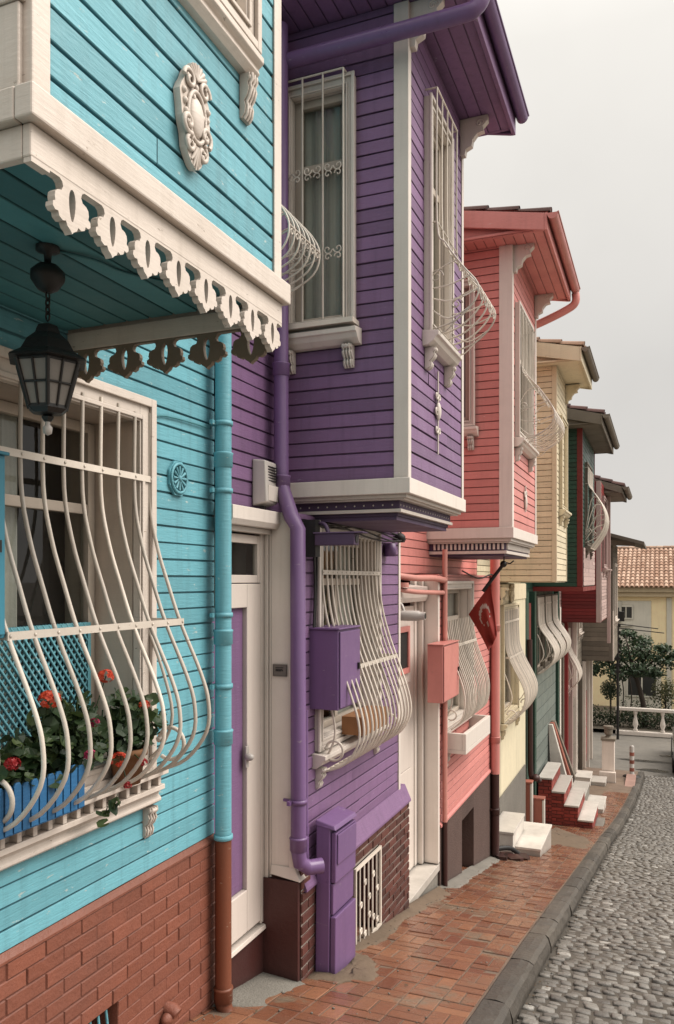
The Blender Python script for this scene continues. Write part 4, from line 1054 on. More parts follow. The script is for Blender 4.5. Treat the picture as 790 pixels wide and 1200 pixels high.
# cloth hanging in folds from the pole: (x, z) corner outline, drooping
vs = []; fs = []; tm = []; nu, nv = 26, 26
Bp = Vector((.329, 8.25, -.358)); C = Vector((.562, 8.25, -.734)); Dd = Vector((.626, 8.25, -.513))
A2 = Vector((.556, 8.25, -.04))
for i in range(nu + 1):
    for j in range(nv + 1):
        u, v = i / nu, j / nv
        top = A2.lerp(Bp, u) if True else None
        bot = Dd.lerp(C, u)
        q = top.lerp(bot, v)
        fold = .03 * math.sin(7 * u + 2.5 * v) * (.3 + v) + .02 * math.sin(15 * u - 3 * v) * v
        vs.append((q.x + .02 * math.sin(5 * u) * v, q.y + fold, q.z))
for i in range(nu):
    for j in range(nv):
        a = i * (nv + 1) + j; fs.append((a, a + 1, a + nv + 2, a + nv + 1))
b = MB()
def flagmark(u, v):
    x, y = (v - .38) , (u - .5)
    cr = (x * x + y * y < .052) and ((x - .055) ** 2 + y * y > .036)
    return cr or ((x - .22) ** 2 + y * y < .003)
for f in fs:
    i, j = f[0] // (nv + 1), f[0] % (nv + 1)
    b.add([vs[k] for k in f], [(0, 1, 2, 3)], 1 if flagmark((i + .5) / nu, (j + .5) / nv) else 0, .5, True)
cl = b.build('flag_cloth', [FLAGR, M('flag_emblem_white', (.42, .3, .26), .8, .2, 0, bump=0, streak=0)], T)

# planter and geraniums behind the grille
T = thing('flower_box', 'blue painted wooden flower box with paling front on the turquoise house sill', 'flower box', (.1, 2.2, -.862))
b = MB(TX(.03))
b.box(1.99, 2.42, 0, .15, -.858, -.845); b.box(1.99, 2.42, 0, .012, -.845, -.70); b.box(1.99, 2.005, .012, .14, -.845, -.70); b.box(2.405, 2.42, .012, .14, -.845, -.70)
b.box(1.99, 2.42, .138, .146, -.845, -.72)
a = 1.992
while a < 2.41:
    h = random.uniform(-.006, .006); b.plate([(a, -.852), (a + .034, -.852), (a + .034, -.70 + h), (a + .026, -.688 + h), (a + .008, -.688 + h), (a, -.70 + h)], .147, .156); a += .04
b.build('box_side', BLUEW, T, bevel=.002)
b = MB(TX(.03)); b.box(2.006, 2.404, .013, .137, -.75, -.735); b.build('soil', SOIL, T)
T = thing('flower_pot', 'terracotta flower pot behind the right end of the turquoise house grille', 'flower pot', (.1, 2.8, -.862))
b = MB(); b.lathe([(.05, 0), (.055, 0), (.075, .12), (.085, .12), (.085, .15), (.07, .15), (.07, .13)], (.1, 2.8, -.86), 16); b.build('pot', TERRA, T)
b = MB(); b.lathe([(.001, .12), (.068, .12)], (.1, 2.8, -.86), 16); b.build('soil', SOIL, T)

def geranium(base, spread, height, nleaf, heads, label, droop=0):
    T = thing('geranium', label, 'plant', base, 'geraniums in the turquoise window')
    st = MB(); lf = MB(); tips = []
    for k in range(int(nleaf / 7)):
        sx, sy = random.gauss(0, .4) * spread[0], random.gauss(0, .5) * spread[1]
        h = height * random.uniform(.45, 1.0) * (1 - .25 * abs(sy / spread[1]))
        p0 = (base[0] + sx * .3, base[1] + sy * .5, base[2]); p1 = (base[0] + sx * .8, base[1] + sy * .9, base[2] + h * .6); p2 = (base[0] + sx, base[1] + sy, base[2] + h)
        st.tube(smooth3([p0, p1, p2], 3), .0035, 5)
        for q in range(7):
            t = random.uniform(.3, 1.05); c = Vector(p0).lerp(Vector(p2), t) + Vector((random.gauss(0, .03), random.gauss(0, .035), random.gauss(0, .02)))
            r = random.uniform(.017, .036)
            nrm = Vector((random.gauss(.5, .5), random.gauss(-.2, .5), random.gauss(.7, .4))).normalized(); x = nrm.orthogonal().normalized(); y = nrm.cross(x)
            vs = [tuple(c - nrm * r * .25)]
            for i in range(11):
                a = R(20) + R(320) * i / 10; rr = r * (1 + .1 * math.cos(a * 7)); vs.append(tuple(c + (x * math.cos(a) + y * math.sin(a)) * rr + nrm * random.uniform(-.002, .003)))
            lf.add(vs, [(0, i, i + 1) for i in range(1, 11)], 0, min(1, max(0, random.gauss(.45, .25) + .25 * (t - .6))), False)
    st.build('stem', LEAFG, T); lf.build('foliage', LEAFG, T)
    for (hx, hy, hz, r, m) in heads:
        f = MB()
        f.tube([(base[0], base[1] + (hy - base[1]) * .4, base[2] + .05), (hx, hy, hz)], .0025, 5, 1)
        for i in range(34):
            d = Vector((random.gauss(0, 1), random.gauss(0, 1), random.gauss(.4, .9))).normalized(); c = Vector((hx, hy, hz)) + Vector((d.x * r, d.y * r, d.z * r * .75))
            x = d.orthogonal().normalized(); y = d.cross(x); rot = random.random() * 6
            for k in range(5):
                a = rot + k * 1.2566; q = (x * math.cos(a) + y * math.sin(a)); s_ = (x * -math.sin(a) + y * math.cos(a)); L_ = r * .42
                f.add([tuple(c), tuple(c + q * L_ * .6 + s_ * L_ * .4 + d * .002), tuple(c + q * L_ + d * .003), tuple(c + q * L_ * .6 - s_ * L_ * .4 + d * .002)], [(0, 1, 2, 3)], 0, random.random())
        f.build('blossom', [m, LEAFG], T)
geranium((.11, 2.15, -.745), (.09, .16), .2, 150, [(.17, 2.08, -.62, .024, PETR), (.15, 2.28, -.43, .036, PETO)], 'leafy geranium with one orange and one crimson head, left in the blue box')
geranium((.11, 2.4, -.745), (.09, .22), .32, 330, [(.13, 2.62, -.385, .03, PETO), (.17, 2.5, -.55, .018, PETP), (.2, 2.44, -.66, .022, PETP), (.24, 2.56, -.70, .032, PETO)], 'bushy geranium with orange and pink heads in the middle of the grille')
geranium((.1, 2.8, -.74), (.1, .16), .27, 280, [(.2, 2.78, -.52, .02, PETO), (.22, 2.74, -.75, .018, PETR), (.22, 2.64, -.82, .015, PETR)], 'geranium in the terracotta pot, its leaves reaching the window frame')
geranium((.19, 2.6, -.93), (.025, .025), .05, 9, [], 'small sprig of geranium leaves trailing below the grille')

# ================================================================== GROUND
def grid_sheet(name, xs, ys, zf, mat, thick=0):
    b = MB(); nx = len(xs)
    b.add([(x, y, zf(x, y)) for y in ys for x in xs], [(j * nx + i, j * nx + i + 1, (j + 1) * nx + i + 1, (j + 1) * nx + i) for j in range(len(ys) - 1) for i in range(nx - 1)], 0, .5, True)
    return b.build(name, mat, None, (0, 0, 0), kind='structure')
ys = [-60, -30, -10] + [i * 1.0 for i in range(-4, 34)] + [40, 60, 120, 400, 1500]
grid_sheet('ground', [-1500, -300, -60, -20, 0, 5, 20, 60, 300, 1500], ys, lambda x, y: zg(min(y, 40)) - .30, EARTH)
# road: joint bed with individual granite setts
yr = [i * .5 for i in range(-8, 51)]
ROADW = 3.6
b = MB(); xs = [0, .45, 1]
def kx(y): return kerb_x(max(y, 0)) + .17
vs = []; xr = [0, 1.2, 2.4, ROADW + .6]
for y in yr:
    for x in xr: vs.append((kx(y) - .1 + x, y, zg(y) - .128))
b.add(vs, [(j * 4 + i, j * 4 + i + 1, (j + 1) * 4 + i + 1, (j + 1) * 4 + i) for j in range(len(yr) - 1) for i in range(3)], 1, .5, True)
pitch_y = .088
y = 1.2; row = 0
while y < 25.2:
    rowp = pitch_y * random.uniform(.92, 1.08)
    x = random.uniform(0, .05)
    wmax = 2.4 if y < 15 else 1.9
    while x < wmax:
        wd = random.uniform(.075, .125)
        arch = .05 * math.sin((x - .2) * 2.6) ; g = .006
        cx = kx(y) + x + wd / 2; cy = y + arch + random.uniform(-.006, .006); hz = random.uniform(-.011, .009); rot = random.uniform(-.09, .09) + .05 * 2.6 * math.cos((x - .2) * 2.6) * .8
        tl, tr_ = random.uniform(-.12, .12), random.uniform(-.12, .12)
        hx, hy = wd / 2 - g, rowp / 2 - g
        base = zg(cy) - .135
        pts = []
        cr, sr = math.cos(rot), math.sin(rot)
        corner = [(random.uniform(.86, 1.04), random.uniform(.86, 1.04)) for _ in range(4)]
        sg = [(-1, -1), (1, -1), (1, 1), (-1, 1)]
        lv = [(1.0, -.02), (1.0, .012), (.84, .021), (.45, .026)]
        for sc, zz in lv:
            for (sx, sy), (jx, jy) in zip(sg, corner):
                u = sx * hx * sc * jx; w_ = sy * hy * sc * jy
                ux = u * cr - w_ * sr; uy = u * sr + w_ * cr
                pts.append((cx + ux, cy + uy, base - .002 + zz * .8 + hz + (tl * u + tr_ * w_ if zz > 0 else 0) - .203 * uy * (1 if cy < 13 else .5)))
        fs = [(l * 4 + i, l * 4 + (i + 1) % 4, (l + 1) * 4 + (i + 1) % 4, (l + 1) * 4 + i) for l in range(3) for i in range(4)] + [(12, 13, 14, 15)]
        b.add(pts, fs, 0, min(1, max(0, random.gauss(.5, .26))), True)
        x += wd
    y += rowp; row += 1
b.build('road', [COBB, GROUT], None, (0, 0, 0), kind='structure')
b = MB(); b.box(-30, 60, 24.9, 32.2, zg(29) - .9, zg(30) - .128, 0, .5); 
b.build('cross_road', ASPH, None, (0, 0, 0), kind='structure')
# wet patches and a broken slab at the junction
b = MB()
for (px_, py_, sx, sy) in ((2.0, 26.3, .5, .25), (1.7, 27.6, .9, .2), (2.3, 25.6, .35, .1), (2.6, 28.6, .5, .2)):
    b.add([(px_ + sx * math.cos(t * .524) * random.uniform(.7, 1.2), py_ + sy * math.sin(t * .524) * random.uniform(.7, 1.2), zg(30) - .124) for t in range(12)], [tuple(range(12))])
b.build('road_patch', M('damp_asphalt', (.05, .045, .04), .3, .4, 0, bump=.2, grain=False, streak=0), None, (0, 0, 0), kind='structure')
# far side of the road
grid_sheet('far_pavement', [kerb_x(5) + .1 + ROADW + .6, 30], [i * 1.0 for i in range(-4, 26)], lambda x, y: zg(y), CONC)
# pavement of terracotta tiles
b = MB()
vs = []
for yy in yr:
    for x in (-.15, kerb_x(max(0, yy)) + .01): vs.append((x, yy, zg(yy) - .002))
b.add(vs, [(j * 2, j * 2 + 1, j * 2 + 3, j * 2 + 2) for j in range(len(yr) - 1)], 1, .5, True)
y = 2.4; L_, W_ = .2, .1; slope_n = 0
while y < 21:
    # basket weave: pairs of bricks alternately along and across
    cx = -.15; c = 0
    while cx < kerb_x(y) - .02:
        turn = (int(round((y - 2.4) / .2)) + c) % 2
        for k in range(2):
            if turn: x0, x1, ya, yb = cx, cx + .2, y + k * .1, y + k * .1 + .1
            else: x0, x1, ya, yb = cx + k * .1, cx + k * .1 + .1, y, y + .2
            x1 = min(x1, kerb_x(y) - .0)
            if x1 - x0 < .03: continue
            g = .003; h = random.uniform(-.0045, .003)
            c0 = [(x0 + g, ya + g), (x1 - g, ya + g), (x1 - g, yb - g), (x0 + g, yb - g)]
            tp = [(p, q, zg(q) + h + random.uniform(-.0012, .0012)) for p, q in c0]
            e = .004; tp2 = [(p + (e if i in (0, 3) else -e), q + (e if i < 2 else -e), z_ + .003) for i, (p, q, z_) in enumerate(tp)]
            bt = [(p, q, zg(q) - .02) for p, q in c0]
            tt = random.choice([.1, .25, .4, .5, .5, .6, .8]) + random.uniform(-.08, .08)
            if random.random() < .06: tt = .98
            b.add(bt + tp + tp2, [(8, 9, 10, 11), (4, 5, 9, 8), (5, 6, 10, 9), (6, 7, 11, 10), (7, 4, 8, 11), (0, 1, 5, 4), (1, 2, 6, 5), (2, 3, 7, 6), (3, 0, 4, 7)], 0, max(0, min(1, tt)))
        cx += .2; c += 1
    y += .2
b.build('pavement', [PAVER, M('cement_joint', (.2, .14, .1), .6, .6, 0, bump=.8, bscale=40, grain=False, streak=0)], None, (0, 0, 0), kind='structure')
# kerb stones
b = MB(); y = 1.0
while y < 25:
    L_ = random.uniform(.55, .95); y2 = min(y + L_ - .012, 25.2); w_ = .165; k = 6
    t = random.random(); rows = []
    for i in range(k + 1):
        yy = y + (y2 - y) * i / k; x = kerb_x(yy) + .004; z_ = zg(yy) + .006; j = lambda s_=.006: random.uniform(-s_, s_)
        rows.append([(x, yy, z_ - .2), (x + j(.003), yy, z_ - .012), (x + .016, yy, z_ + j(.004)), (x + w_ * .5, yy, z_ + .004 + j(.004)), (x + w_ - .03 + j(), yy, z_ - .002 + j(.004)), (x + w_ - .004 + j(), yy, z_ - .025 + j()), (x + w_ + .012 + j(), yy, z_ - .09 + j()), (x + w_ + .012, yy, z_ - .22)])
    vs = [p for r_ in rows for p in r_]
    b.add(vs, [(i * 8 + q, i * 8 + q + 1, (i + 1) * 8 + q + 1, (i + 1) * 8 + q) for i in range(k) for q in range(7)] + [tuple(range(8)), tuple(range(k * 8 + 7, k * 8 - 1, -1))], 0, t, False)
    y += L_
b.build('kerb', GRAN, None, (0, 0, 0), kind='structure')
# rough cement fillets against the houses
def patch(name, poly, h, mat):
    """hand trowelled cement: ragged edge, lumpy top"""
    b = MB(); P = [Vector(p) for p in poly]; n = len(P); c = sum(P, Vector((0, 0))) / n; edge = []
    for i in range(n):
        for k in range(7):
            p = P[i].lerp(P[(i + 1) % n], k / 7); d = (p - c); edge.append(c + d * (1 + .22 * mnoise.noise(Vector((p.x * 9, p.y * 9, 1))) + random.uniform(-.015, .015)))
    m = len(edge); vs = []; RG = (1, .96, .85, .65, .4, .15)
    for r_ in RG:
        for p in edge:
            q = c + (p - c) * r_ + Vector((random.uniform(-.008, .008), random.uniform(-.008, .008)))
            nz_ = mnoise.noise(Vector((q.x * 7, q.y * 7, h * 90))) + .5 * mnoise.noise(Vector((q.x * 25, q.y * 25, 3)))
            hh = -.006 if r_ == 1 else (.003 + h * min(1, (1 - r_) * 2.2)) * (.8 + .35 * nz_) + .006 * nz_
            vs.append((q.x, q.y, zg(q.y) + hh))
    vs.append((c.x, c.y, zg(c.y) + h))
    fs = [(a * m + i, a * m + (i + 1) % m, (a + 1) * m + (i + 1) % m, (a + 1) * m + i) for a in range(len(RG) - 1) for i in range(m)]
    fs += [((len(RG) - 1) * m + i, (len(RG) - 1) * m + (i + 1) % m, len(vs) - 1) for i in range(m)]
    b.add(vs, fs, 0, .5, True)
    b.build(name, mat, None, (0, 0, 0), kind='structure')
PATCH = M('mossy_cement', (.17, .12, .08), .8, .5, 0, bump=.9, bscale=26, grain=False, streak=0)

patch('cement_patch', [(.2, 4.3), (.45, 4.32), (.58, 4.42), (.62, 4.6), (.52, 4.8), (.4, 4.95), (.2, 5.0)], .022, PATCH)
def fillet(y0, y1, wall, width, mat):
    """cement run along the foot of a wall with a ragged outer edge"""
    b = MB(); n = int((y1 - y0) / .05); vs = []; C = (0, .25, .5, .75, .93, 1)
    for i in range(n + 1):
        y = y0 + (y1 - y0) * i / n; e = min(1, i / 4, (n - i) / 4)
        w_ = width * e * (1 + .45 * mnoise.noise(Vector((y * 2.2, width * 40, 0))) + .18 * mnoise.noise(Vector((y * 11, 3, width)))) + .01
        for c in C:
            x = wall + w_ * c; lump = mnoise.noise(Vector((x * 14, y * 14, 2)))
            vs.append((x, y, zg(y) + (-.006 if c == 1 else .004 + .022 * (1 - c) + .005 * lump)))
    k = len(C); b.add(vs, [(i * k + j, i * k + j + 1, (i + 1) * k + j + 1, (i + 1) * k + j) for i in range(n) for j in range(k - 1)], 0, .5, True)
    b.build('cement_patch', mat, None, (0, 0, 0), kind='structure')
fillet(4.85, 7.5, .22, .14, PATCH)
fillet(3.58, 4.42, -.02, .3, M('pebbly_cement', (.27, .25, .215), .9, .6, 0, bump=1.6, bscale=70, grain=False, streak=0))
fillet(7.45, 10.4, .2, .17, CONC)
patch('cement_patch', [(.3, 11.9), (1.2, 12.1), (1.25, 12.8), (1.1, 13.6), (.5, 14.6), (.2, 14.4)], .012, PATCH)
fillet(16.4, 22.5, .05, .9, PATCH)

b = MB()
for k in range(900):
    y = 2.6 + 17 * random.random() ** 1.3
    if random.random() < .5: x = kerb_x(y) + .19 + abs(random.gauss(0, .06)); z_ = zg(y) - .118
    elif random.random() < .5: x = .27 + abs(random.gauss(0, .05)) + (.0 if y > 4.3 else -.2); z_ = zg(y) + .008
    else: x = random.uniform(.2, 1.2); z_ = zg(y) + .005
    r_ = random.uniform(.003, .009); a = random.random() * 6.3
    if k % 3 == 0:
        r_ *= 1.9; u = Vector((math.cos(a), math.sin(a), random.uniform(-.3, .3))) * r_; v = Vector((-math.sin(a), math.cos(a), random.uniform(-.3, .3))) * r_ * .5; p = Vector((x, y, z_ + .006))
        b.add([tuple(p - u), tuple(p + v), tuple(p + u), tuple(p - v)], [(0, 1, 2, 3)], 1)
    else: b.blob((x, y, z_), (r_, r_ * random.uniform(.6, 1), r_ * .7), 0, None, 6, 4)
b.build('grit', [CONC, M('dead_leaf', (.1, .06, .03), .8, .3, 0, bump=0, grain=False, streak=0, ao=0)], None, (0, 0, 0), kind='stuff', label='grit and dead leaves along the kerb and house bases', category='grit')

# ================================================================== STEPS, POSTS, BOLLARDS
def step(T, x0, x1, y0, y1, zt, th=.035, zb=None, riser=MARBLE, lab=None):
    b = MB(); b.box(x0, x1 - .012, y0 + .012, y1 - .012, zb, zt - th); b.build('riser', riser, T)
    b = MB(); b.box(x0, x1, y0, y1, zt - th, zt); b.build('tread', MARBLE, T, bevel=.006)
T = thing('marble_steps', 'two white marble doorsteps beside the dark pipe of the pink house', 'steps', (.4, 10.9, zg(10.9)))
step(T, XC, .43, 10.42, 11.35, -3.27, zb=-4.0); step(T, .35, .75, 10.6, 11.75, -3.50, zb=-4.0)
T = thing('brick_steps', 'red brick staircase with white marble treads in front of the green panel', 'steps', (.6, 15.4, zg(15.4)))
b = MB()
lv = [(.1, .34, -3.62), (.34, .56, -3.85), (.56, .80, -4.08), (.80, 1.05, -4.32)]
for i, (x0, x1, zt) in enumerate(lv):
    b.T = TY(15.0); bricks(b, x0, x1, -4.95, zt - .035, (), .19, .065, .01, .006)
    b.T = IDT; b.box(x0, x1, 15.002, 16.3, -4.95, zt - .036, 1); b.T = TX(x1 + .001); bricks(b, 15.0, 16.3, lv[i + 1][2] if i < 3 else -4.95, zt - .036, (), .19, .065, .01, .006, back=False)
b.build('side_wall', [REDBR, M('dark_red_mortar', (.12, .03, .022), .8, .3, 0, bump=.3, grain=False)], T)
for x0, x1, zt in lv:
    b = MB(); b.box(x0 - .0, x1 + .02, 14.97, 16.32, zt - .033, zt); b.build('tread', MARBLE, T, bevel=.006)
b = MB(); b.box(1.05, 1.2, 15.1, 16.1, -4.9, -4.56); b.build('footing', CONC, T, bevel=.01)
T = thing('marble_steps', 'white marble steps beyond the red brick staircase', 'steps', (.5, 18.2, zg(18.2)))
step(T, .05, .40, 17.1, 18.3, -4.28, zb=-5.3); step(T, .38, .72, 17.4, 18.7, -4.52, zb=-5.3, riser=CONC); step(T, .70, 1.08, 17.5, 18.6, -4.78, zb=-5.4)
T = thing('marble_steps', 'small pale steps at the foot of the white pillar', 'steps', (.4, 22.4, zg(22.4)))
step(T, .1, .5, 21.6, 22.4, -5.12, zb=-5.8); step(T, .48, .85, 21.9, 22.6, -5.28, zb=-5.8)
POSTM = M('salmon_red_stone', (.33, .11, .075), .6, .35, 0, bump=.3, grain=False)
def gate_post(x, y, z0, h, w, label):
    T = thing('gate_post', label, 'post', (x, y, z0), 'red posts by the brick stairs')
    b = MB(); b.box(x - w / 2, x + w / 2, y - w / 2, y + w / 2, z0 - .3, z0 + h); b.build('shaft', POSTM, T, bevel=.008)
    b = MB(); b.box(x + w / 2, x + w / 2 + .03, y - w / 2, y + w / 2, z0 - .3, z0 + h - .004); b.build('facing', MARBLE, T, bevel=.004)
    b = MB(); b.box(x - w / 2 - .012, x + w / 2 + .035, y - w / 2 - .012, y + w / 2 + .012, z0 + h, z0 + h + .03); b.build('capstone', POSTM, T, bevel=.006)
gate_post(.1, 13.55, zg(13.6), .83, .16, 'taller red stone gate post close to the cream wall')
gate_post(.27, 13.75, zg(13.8), .56, .16, 'shorter red stone gate post in front of the brick staircase')
b = MB(); b.tube(smooth3([(.14, 13.7, -1.0), (.15, 13.7, -2.5), (.16, 13.7, -3.28), (.24, 13.74, -3.33), (.3, 13.76, -3.4)], 4), .045, 10); b.blob((.24, 13.72, -3.33), (.07, .09, .06)); b.build('drain_pipe', DKBROWN, None, (.16, 13.7, -3.3), label='dark drain pipe ending above the red gate posts', category='pipe')
# pallets leaning beside the brick stairs
T = thing('leaning_board', 'pale boards leaning against the red house wall behind the brick stairs', 'board', (.3, 16.9, -3.7))
for k in range(3):
    b = MB(); y_ = 16.7 + .22 * k; b.hexa([(.12, y_, -4.1), (.45 + .05 * k, y_, -4.1), (.45 + .05 * k, y_ + .14, -4.1), (.12, y_ + .14, -4.1), (.06, y_, -2.95), (.14, y_, -2.95), (.14, y_ + .14, -2.95), (.06, y_ + .14, -2.95)]); b.build('board', (MARBLE, POSTM, GREYW)[k], T, bevel=.004)
# broken drain and debris at the foot of the dark brown pipe
T = thing('drain_cover', 'broken dark drain tiles at the foot of the brown pipe', 'drain', (.4, 10.1, zg(10.1)))
b = MB()
for (x_, y_, r_) in ((.36, 9.95, .1), (.5, 10.05, .12), (.42, 10.2, .1), (.58, 10.25, .12), (.34, 10.3, .08)):
    pts = [(x_ + r_ * math.cos(i * 1.05 + .3) * random.uniform(.7, 1.1), y_ + r_ * math.sin(i * 1.05) * random.uniform(.7, 1.1)) for i in range(6)]; z_ = zg(y_) + random.uniform(.01, .03)
    b.add([(p, q, z_ - .02) for p, q in pts] + [(p, q, z_ + .012 + random.uniform(0, .02)) for p, q in pts], [(i, (i + 1) % 6, 6 + (i + 1) % 6, 6 + i) for i in range(6)] + [tuple(range(6, 12))])
b.build('tile_shard', DKBROWN, T)
b = MB(); b.tube(smooth3([(.3, 10.0, -3.36), (.42, 10.2, -3.4), (.52, 10.35, -3.52), (.6, 10.4, -3.56)], 4), .03, 8); b.build('hose', RUBBER, T)

b = MB(); x, y = 1.43, 24.0; z = zg(y)
T = thing('bollard', 'red and white striped bollard near the end of the kerb', 'bollard', (x, y, z))
b.lathe([(.2, 0), (.2, .03), (.09, .05), (.075, .08), (.062, .1), (.062, .84), (.055, .87), (.03, .89), (.001, .895)], (x, y, z), 14); b.build('shaft', PLAST, T)
for k in range(3):
    b = MB(); b.lathe([(.065, 0), (.065, .1)], (x, y, z + .16 + .22 * k), 14); b.build('band', REDBAND, T)
b = MB(); b.lathe([(.24, .0), (.24, .02), (.1, .05)], (x, y, z + .004), 14); b.build('base_plate', RUBBER, T)
b = MB(); b.box(1.3, 1.55, 22.3, 23.8, zg(23) - .02, zg(23) + .05); b.build('paving_slab', M('faded_salmon_slab', (.36, .22, .18), .8, .5, 0, bump=.4, grain=False), None, (1.4, 23, zg(23)), label='salmon painted slab in front of the striped bollard', category='slab')
x, y = .86, 23.0; z = zg(y)
T = thing('gate_pillar', 'white stepped stone pillar at the far end of the pavement', 'pillar', (x, y, z))
b = MB(); b.box(x - .16, x + .16, y - .16, y + .16, z - .1, z + 1.12); b.build('shaft', WHITE, T, bevel=.012)
b = MB(); b.box(x - .19, x + .19, y - .19, y + .19, z + 1.12, z + 1.19); b.lathe([(.1, 1.19), (.06, 1.24), (.11, 1.28), (.11, 1.42), (.14, 1.44), (.14, 1.5), (.02, 1.52)], (x, y, z), 10, smooth=False); b.build('capstone', GREYW, T, bevel=.01)
b = MB(); b.box(x - .22, x + .2, y - .32, y - .161, z - .1, z + .3); b.build('plinth', WHITE, T, bevel=.01)

# ================================================================== RAILING, GARDEN, YELLOW BUILDING
yR, zR = 32.0, zg(30) - .12
T = thing('railing', 'white concrete balustrade railing along the far side of the road', 'railing', (4, yR, zR))
b = MB(); b.box(.6, 16, yR - .1, yR + .1, zR + .92, zR + 1.04); b.build('top_rail', WHITEC, T, bevel=.02)
b = MB(); b.box(.6, 16, yR - .12, yR + .12, zR, zR + .16); b.build('bottom_rail', WHITEC, T, bevel=.02)
proto = None
for k in range(16):
    x = 1.3 + .95 * k
    if proto is None:
        b = MB(); b.lathe([(.08, .16), (.08, .22), (.05, .27), (.1, .42), (.09, .5), (.05, .68), (.045, .78), (.08, .86), (.08, .92)], (x, yR, zR), 10); proto = b.build('baluster', WHITEC, T)
    else:
        c = proto.copy(); COL.objects.link(c); c.parent = T; c.location = (proto.location.x + .95 * k, proto.location.y, proto.location.z)
grid_sheet('garden', [-30, 60], [32.1, 36, 40, 60], lambda x, y: zg(30) + .02, EARTH)

def leafcloud(b, c, r, n, size, flat=.6, shade=True):
    for k in range(n):
        d = Vector((random.gauss(0, 1), random.gauss(0, 1), random.gauss(0, 1))).normalized() * random.random() ** .45
        p = Vector((c[0] + d.x * r[0], c[1] + d.y * r[1], c[2] + d.z * r[2]))
        nrm = (d + Vector((random.gauss(0, .6), random.gauss(0, .6), random.gauss(.5, .6)))).normalized(); x = nrm.orthogonal().normalized(); y_ = nrm.cross(x); a = random.random() * 6.28
        u = (x * math.cos(a) + y_ * math.sin(a)) * size * random.uniform(.6, 1.3); v = (y_ * math.cos(a) - x * math.sin(a)) * size * flat * random.uniform(.6, 1.2)
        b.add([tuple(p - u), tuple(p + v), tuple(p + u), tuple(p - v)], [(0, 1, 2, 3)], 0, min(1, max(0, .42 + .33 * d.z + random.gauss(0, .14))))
z0 = zg(30)
T = thing('tree', 'leaning dark green tree with a spreading crown in front of the yellow building', 'tree', (1.62, 33.2, z0))
b = MB(); b.tube(smooth3([(1.62, 33.2, z0 - .1), (1.58, 33.2, z0 + .7), (1.42, 33.1, z0 + 1.5), (1.2, 33.1, z0 + 2.2), (1.0, 33, z0 + 2.9)], 4), [.13 - .0045 * i for i in range(17)], 8)
for q in ((1.9, 33.0, z0 + 3.2), (.3, 33.3, z0 + 3.0), (2.4, 33.3, z0 + 2.9), (.9, 32.6, z0 + 3.6), (1.5, 33.6, z0 + 3.4), (.0, 32.9, z0 + 2.6)): b.tube(smooth3([(1.3, 33.1, z0 + 1.9), ((1.3 + q[0]) / 2, q[1], (z0 + 1.95 + q[2]) / 2 + .1), q], 4), [.06 - .005 * i for i in range(9)], 6)
b.build('trunk', BARK, T)
b = MB()
for (x, y, z, r) in ((1.0, 33, 3.3, .75), (1.9, 33.1, 3.2, .7), (2.6, 33.2, 3.0, .55), (.2, 33.2, 3.0, .7), (-.4, 33.0, 2.6, .5), (1.4, 32.7, 2.7, .6), (.6, 32.7, 2.5, .55), (1.5, 33.4, 3.7, .5), (.3, 33, 3.7, .45), (2.1, 32.9, 2.55, .4), (2.95, 33.2, 3.25, .35), (-.1, 32.8, 3.3, .4), (1.0, 33, 4.0, .35), (2.4, 33, 3.5, .35), (-.7, 33, 3.0, .3)):
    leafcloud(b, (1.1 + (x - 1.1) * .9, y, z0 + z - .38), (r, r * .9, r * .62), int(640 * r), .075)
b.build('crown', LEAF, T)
def topiary(x, y, r, h, lab):
    T = thing('topiary', lab, 'shrub', (x, y, z0)); b = MB(); b.tube([(x, y, z0), (x, y, z0 + h)], .04, 6); b.build('trunk', BARK, T)
    b = MB(); leafcloud(b, (x, y, z0 + h), (r, r, r * 1.05), 900, .05); b.build('crown', LEAFT, T)
topiary(2.35, 34.0, .55, 1.35, 'round clipped olive green shrub right of the leaning tree')
T = thing('topiary', 'round dark clipped shrub at the left end of the railing', 'shrub', (.35, 33.2, z0)); b = MB(); b.tube([(.35, 33.2, z0), (.35, 33.2, z0 + 1.3)], .04, 6); b.build('trunk', BARK, T)
b = MB(); leafcloud(b, (.35, 33.2, z0 + 1.4), (.42, .42, .42), 900, .05); b.build('crown', LEAFH, T)
b = MB()
for k in range(60):
    x = -1 + k * .28; leafcloud(b, (x, 32.9, z0 + .35 + random.uniform(-.06, .1)), (.3, .35, .45), 170, .055)
for k in range(30):
    x = 1.0 + k * .5; leafcloud(b, (x, 34.6, z0 + .5), (.4, .4, .65), 160, .06)
b.build('hedge', LEAFH, None, (3, 33, z0), label='low clipped green hedge behind the white railing', category='hedge', kind='stuff')
b = MB()
for (x, y, h) in ((.7, 33.9, 2.6), (1.0, 33.9, 2.5), (.5, 33.7, 2.4)): b.tube(smooth3([(x, y, z0), (x + .1, y, z0 + h * .5), (x - .15, y, z0 + h)], 4), .025, 6)
b.build('sapling', BARK, None, (.7, 33.8, z0), label='thin bare sapling stems left of the leaning tree', category='sapling')

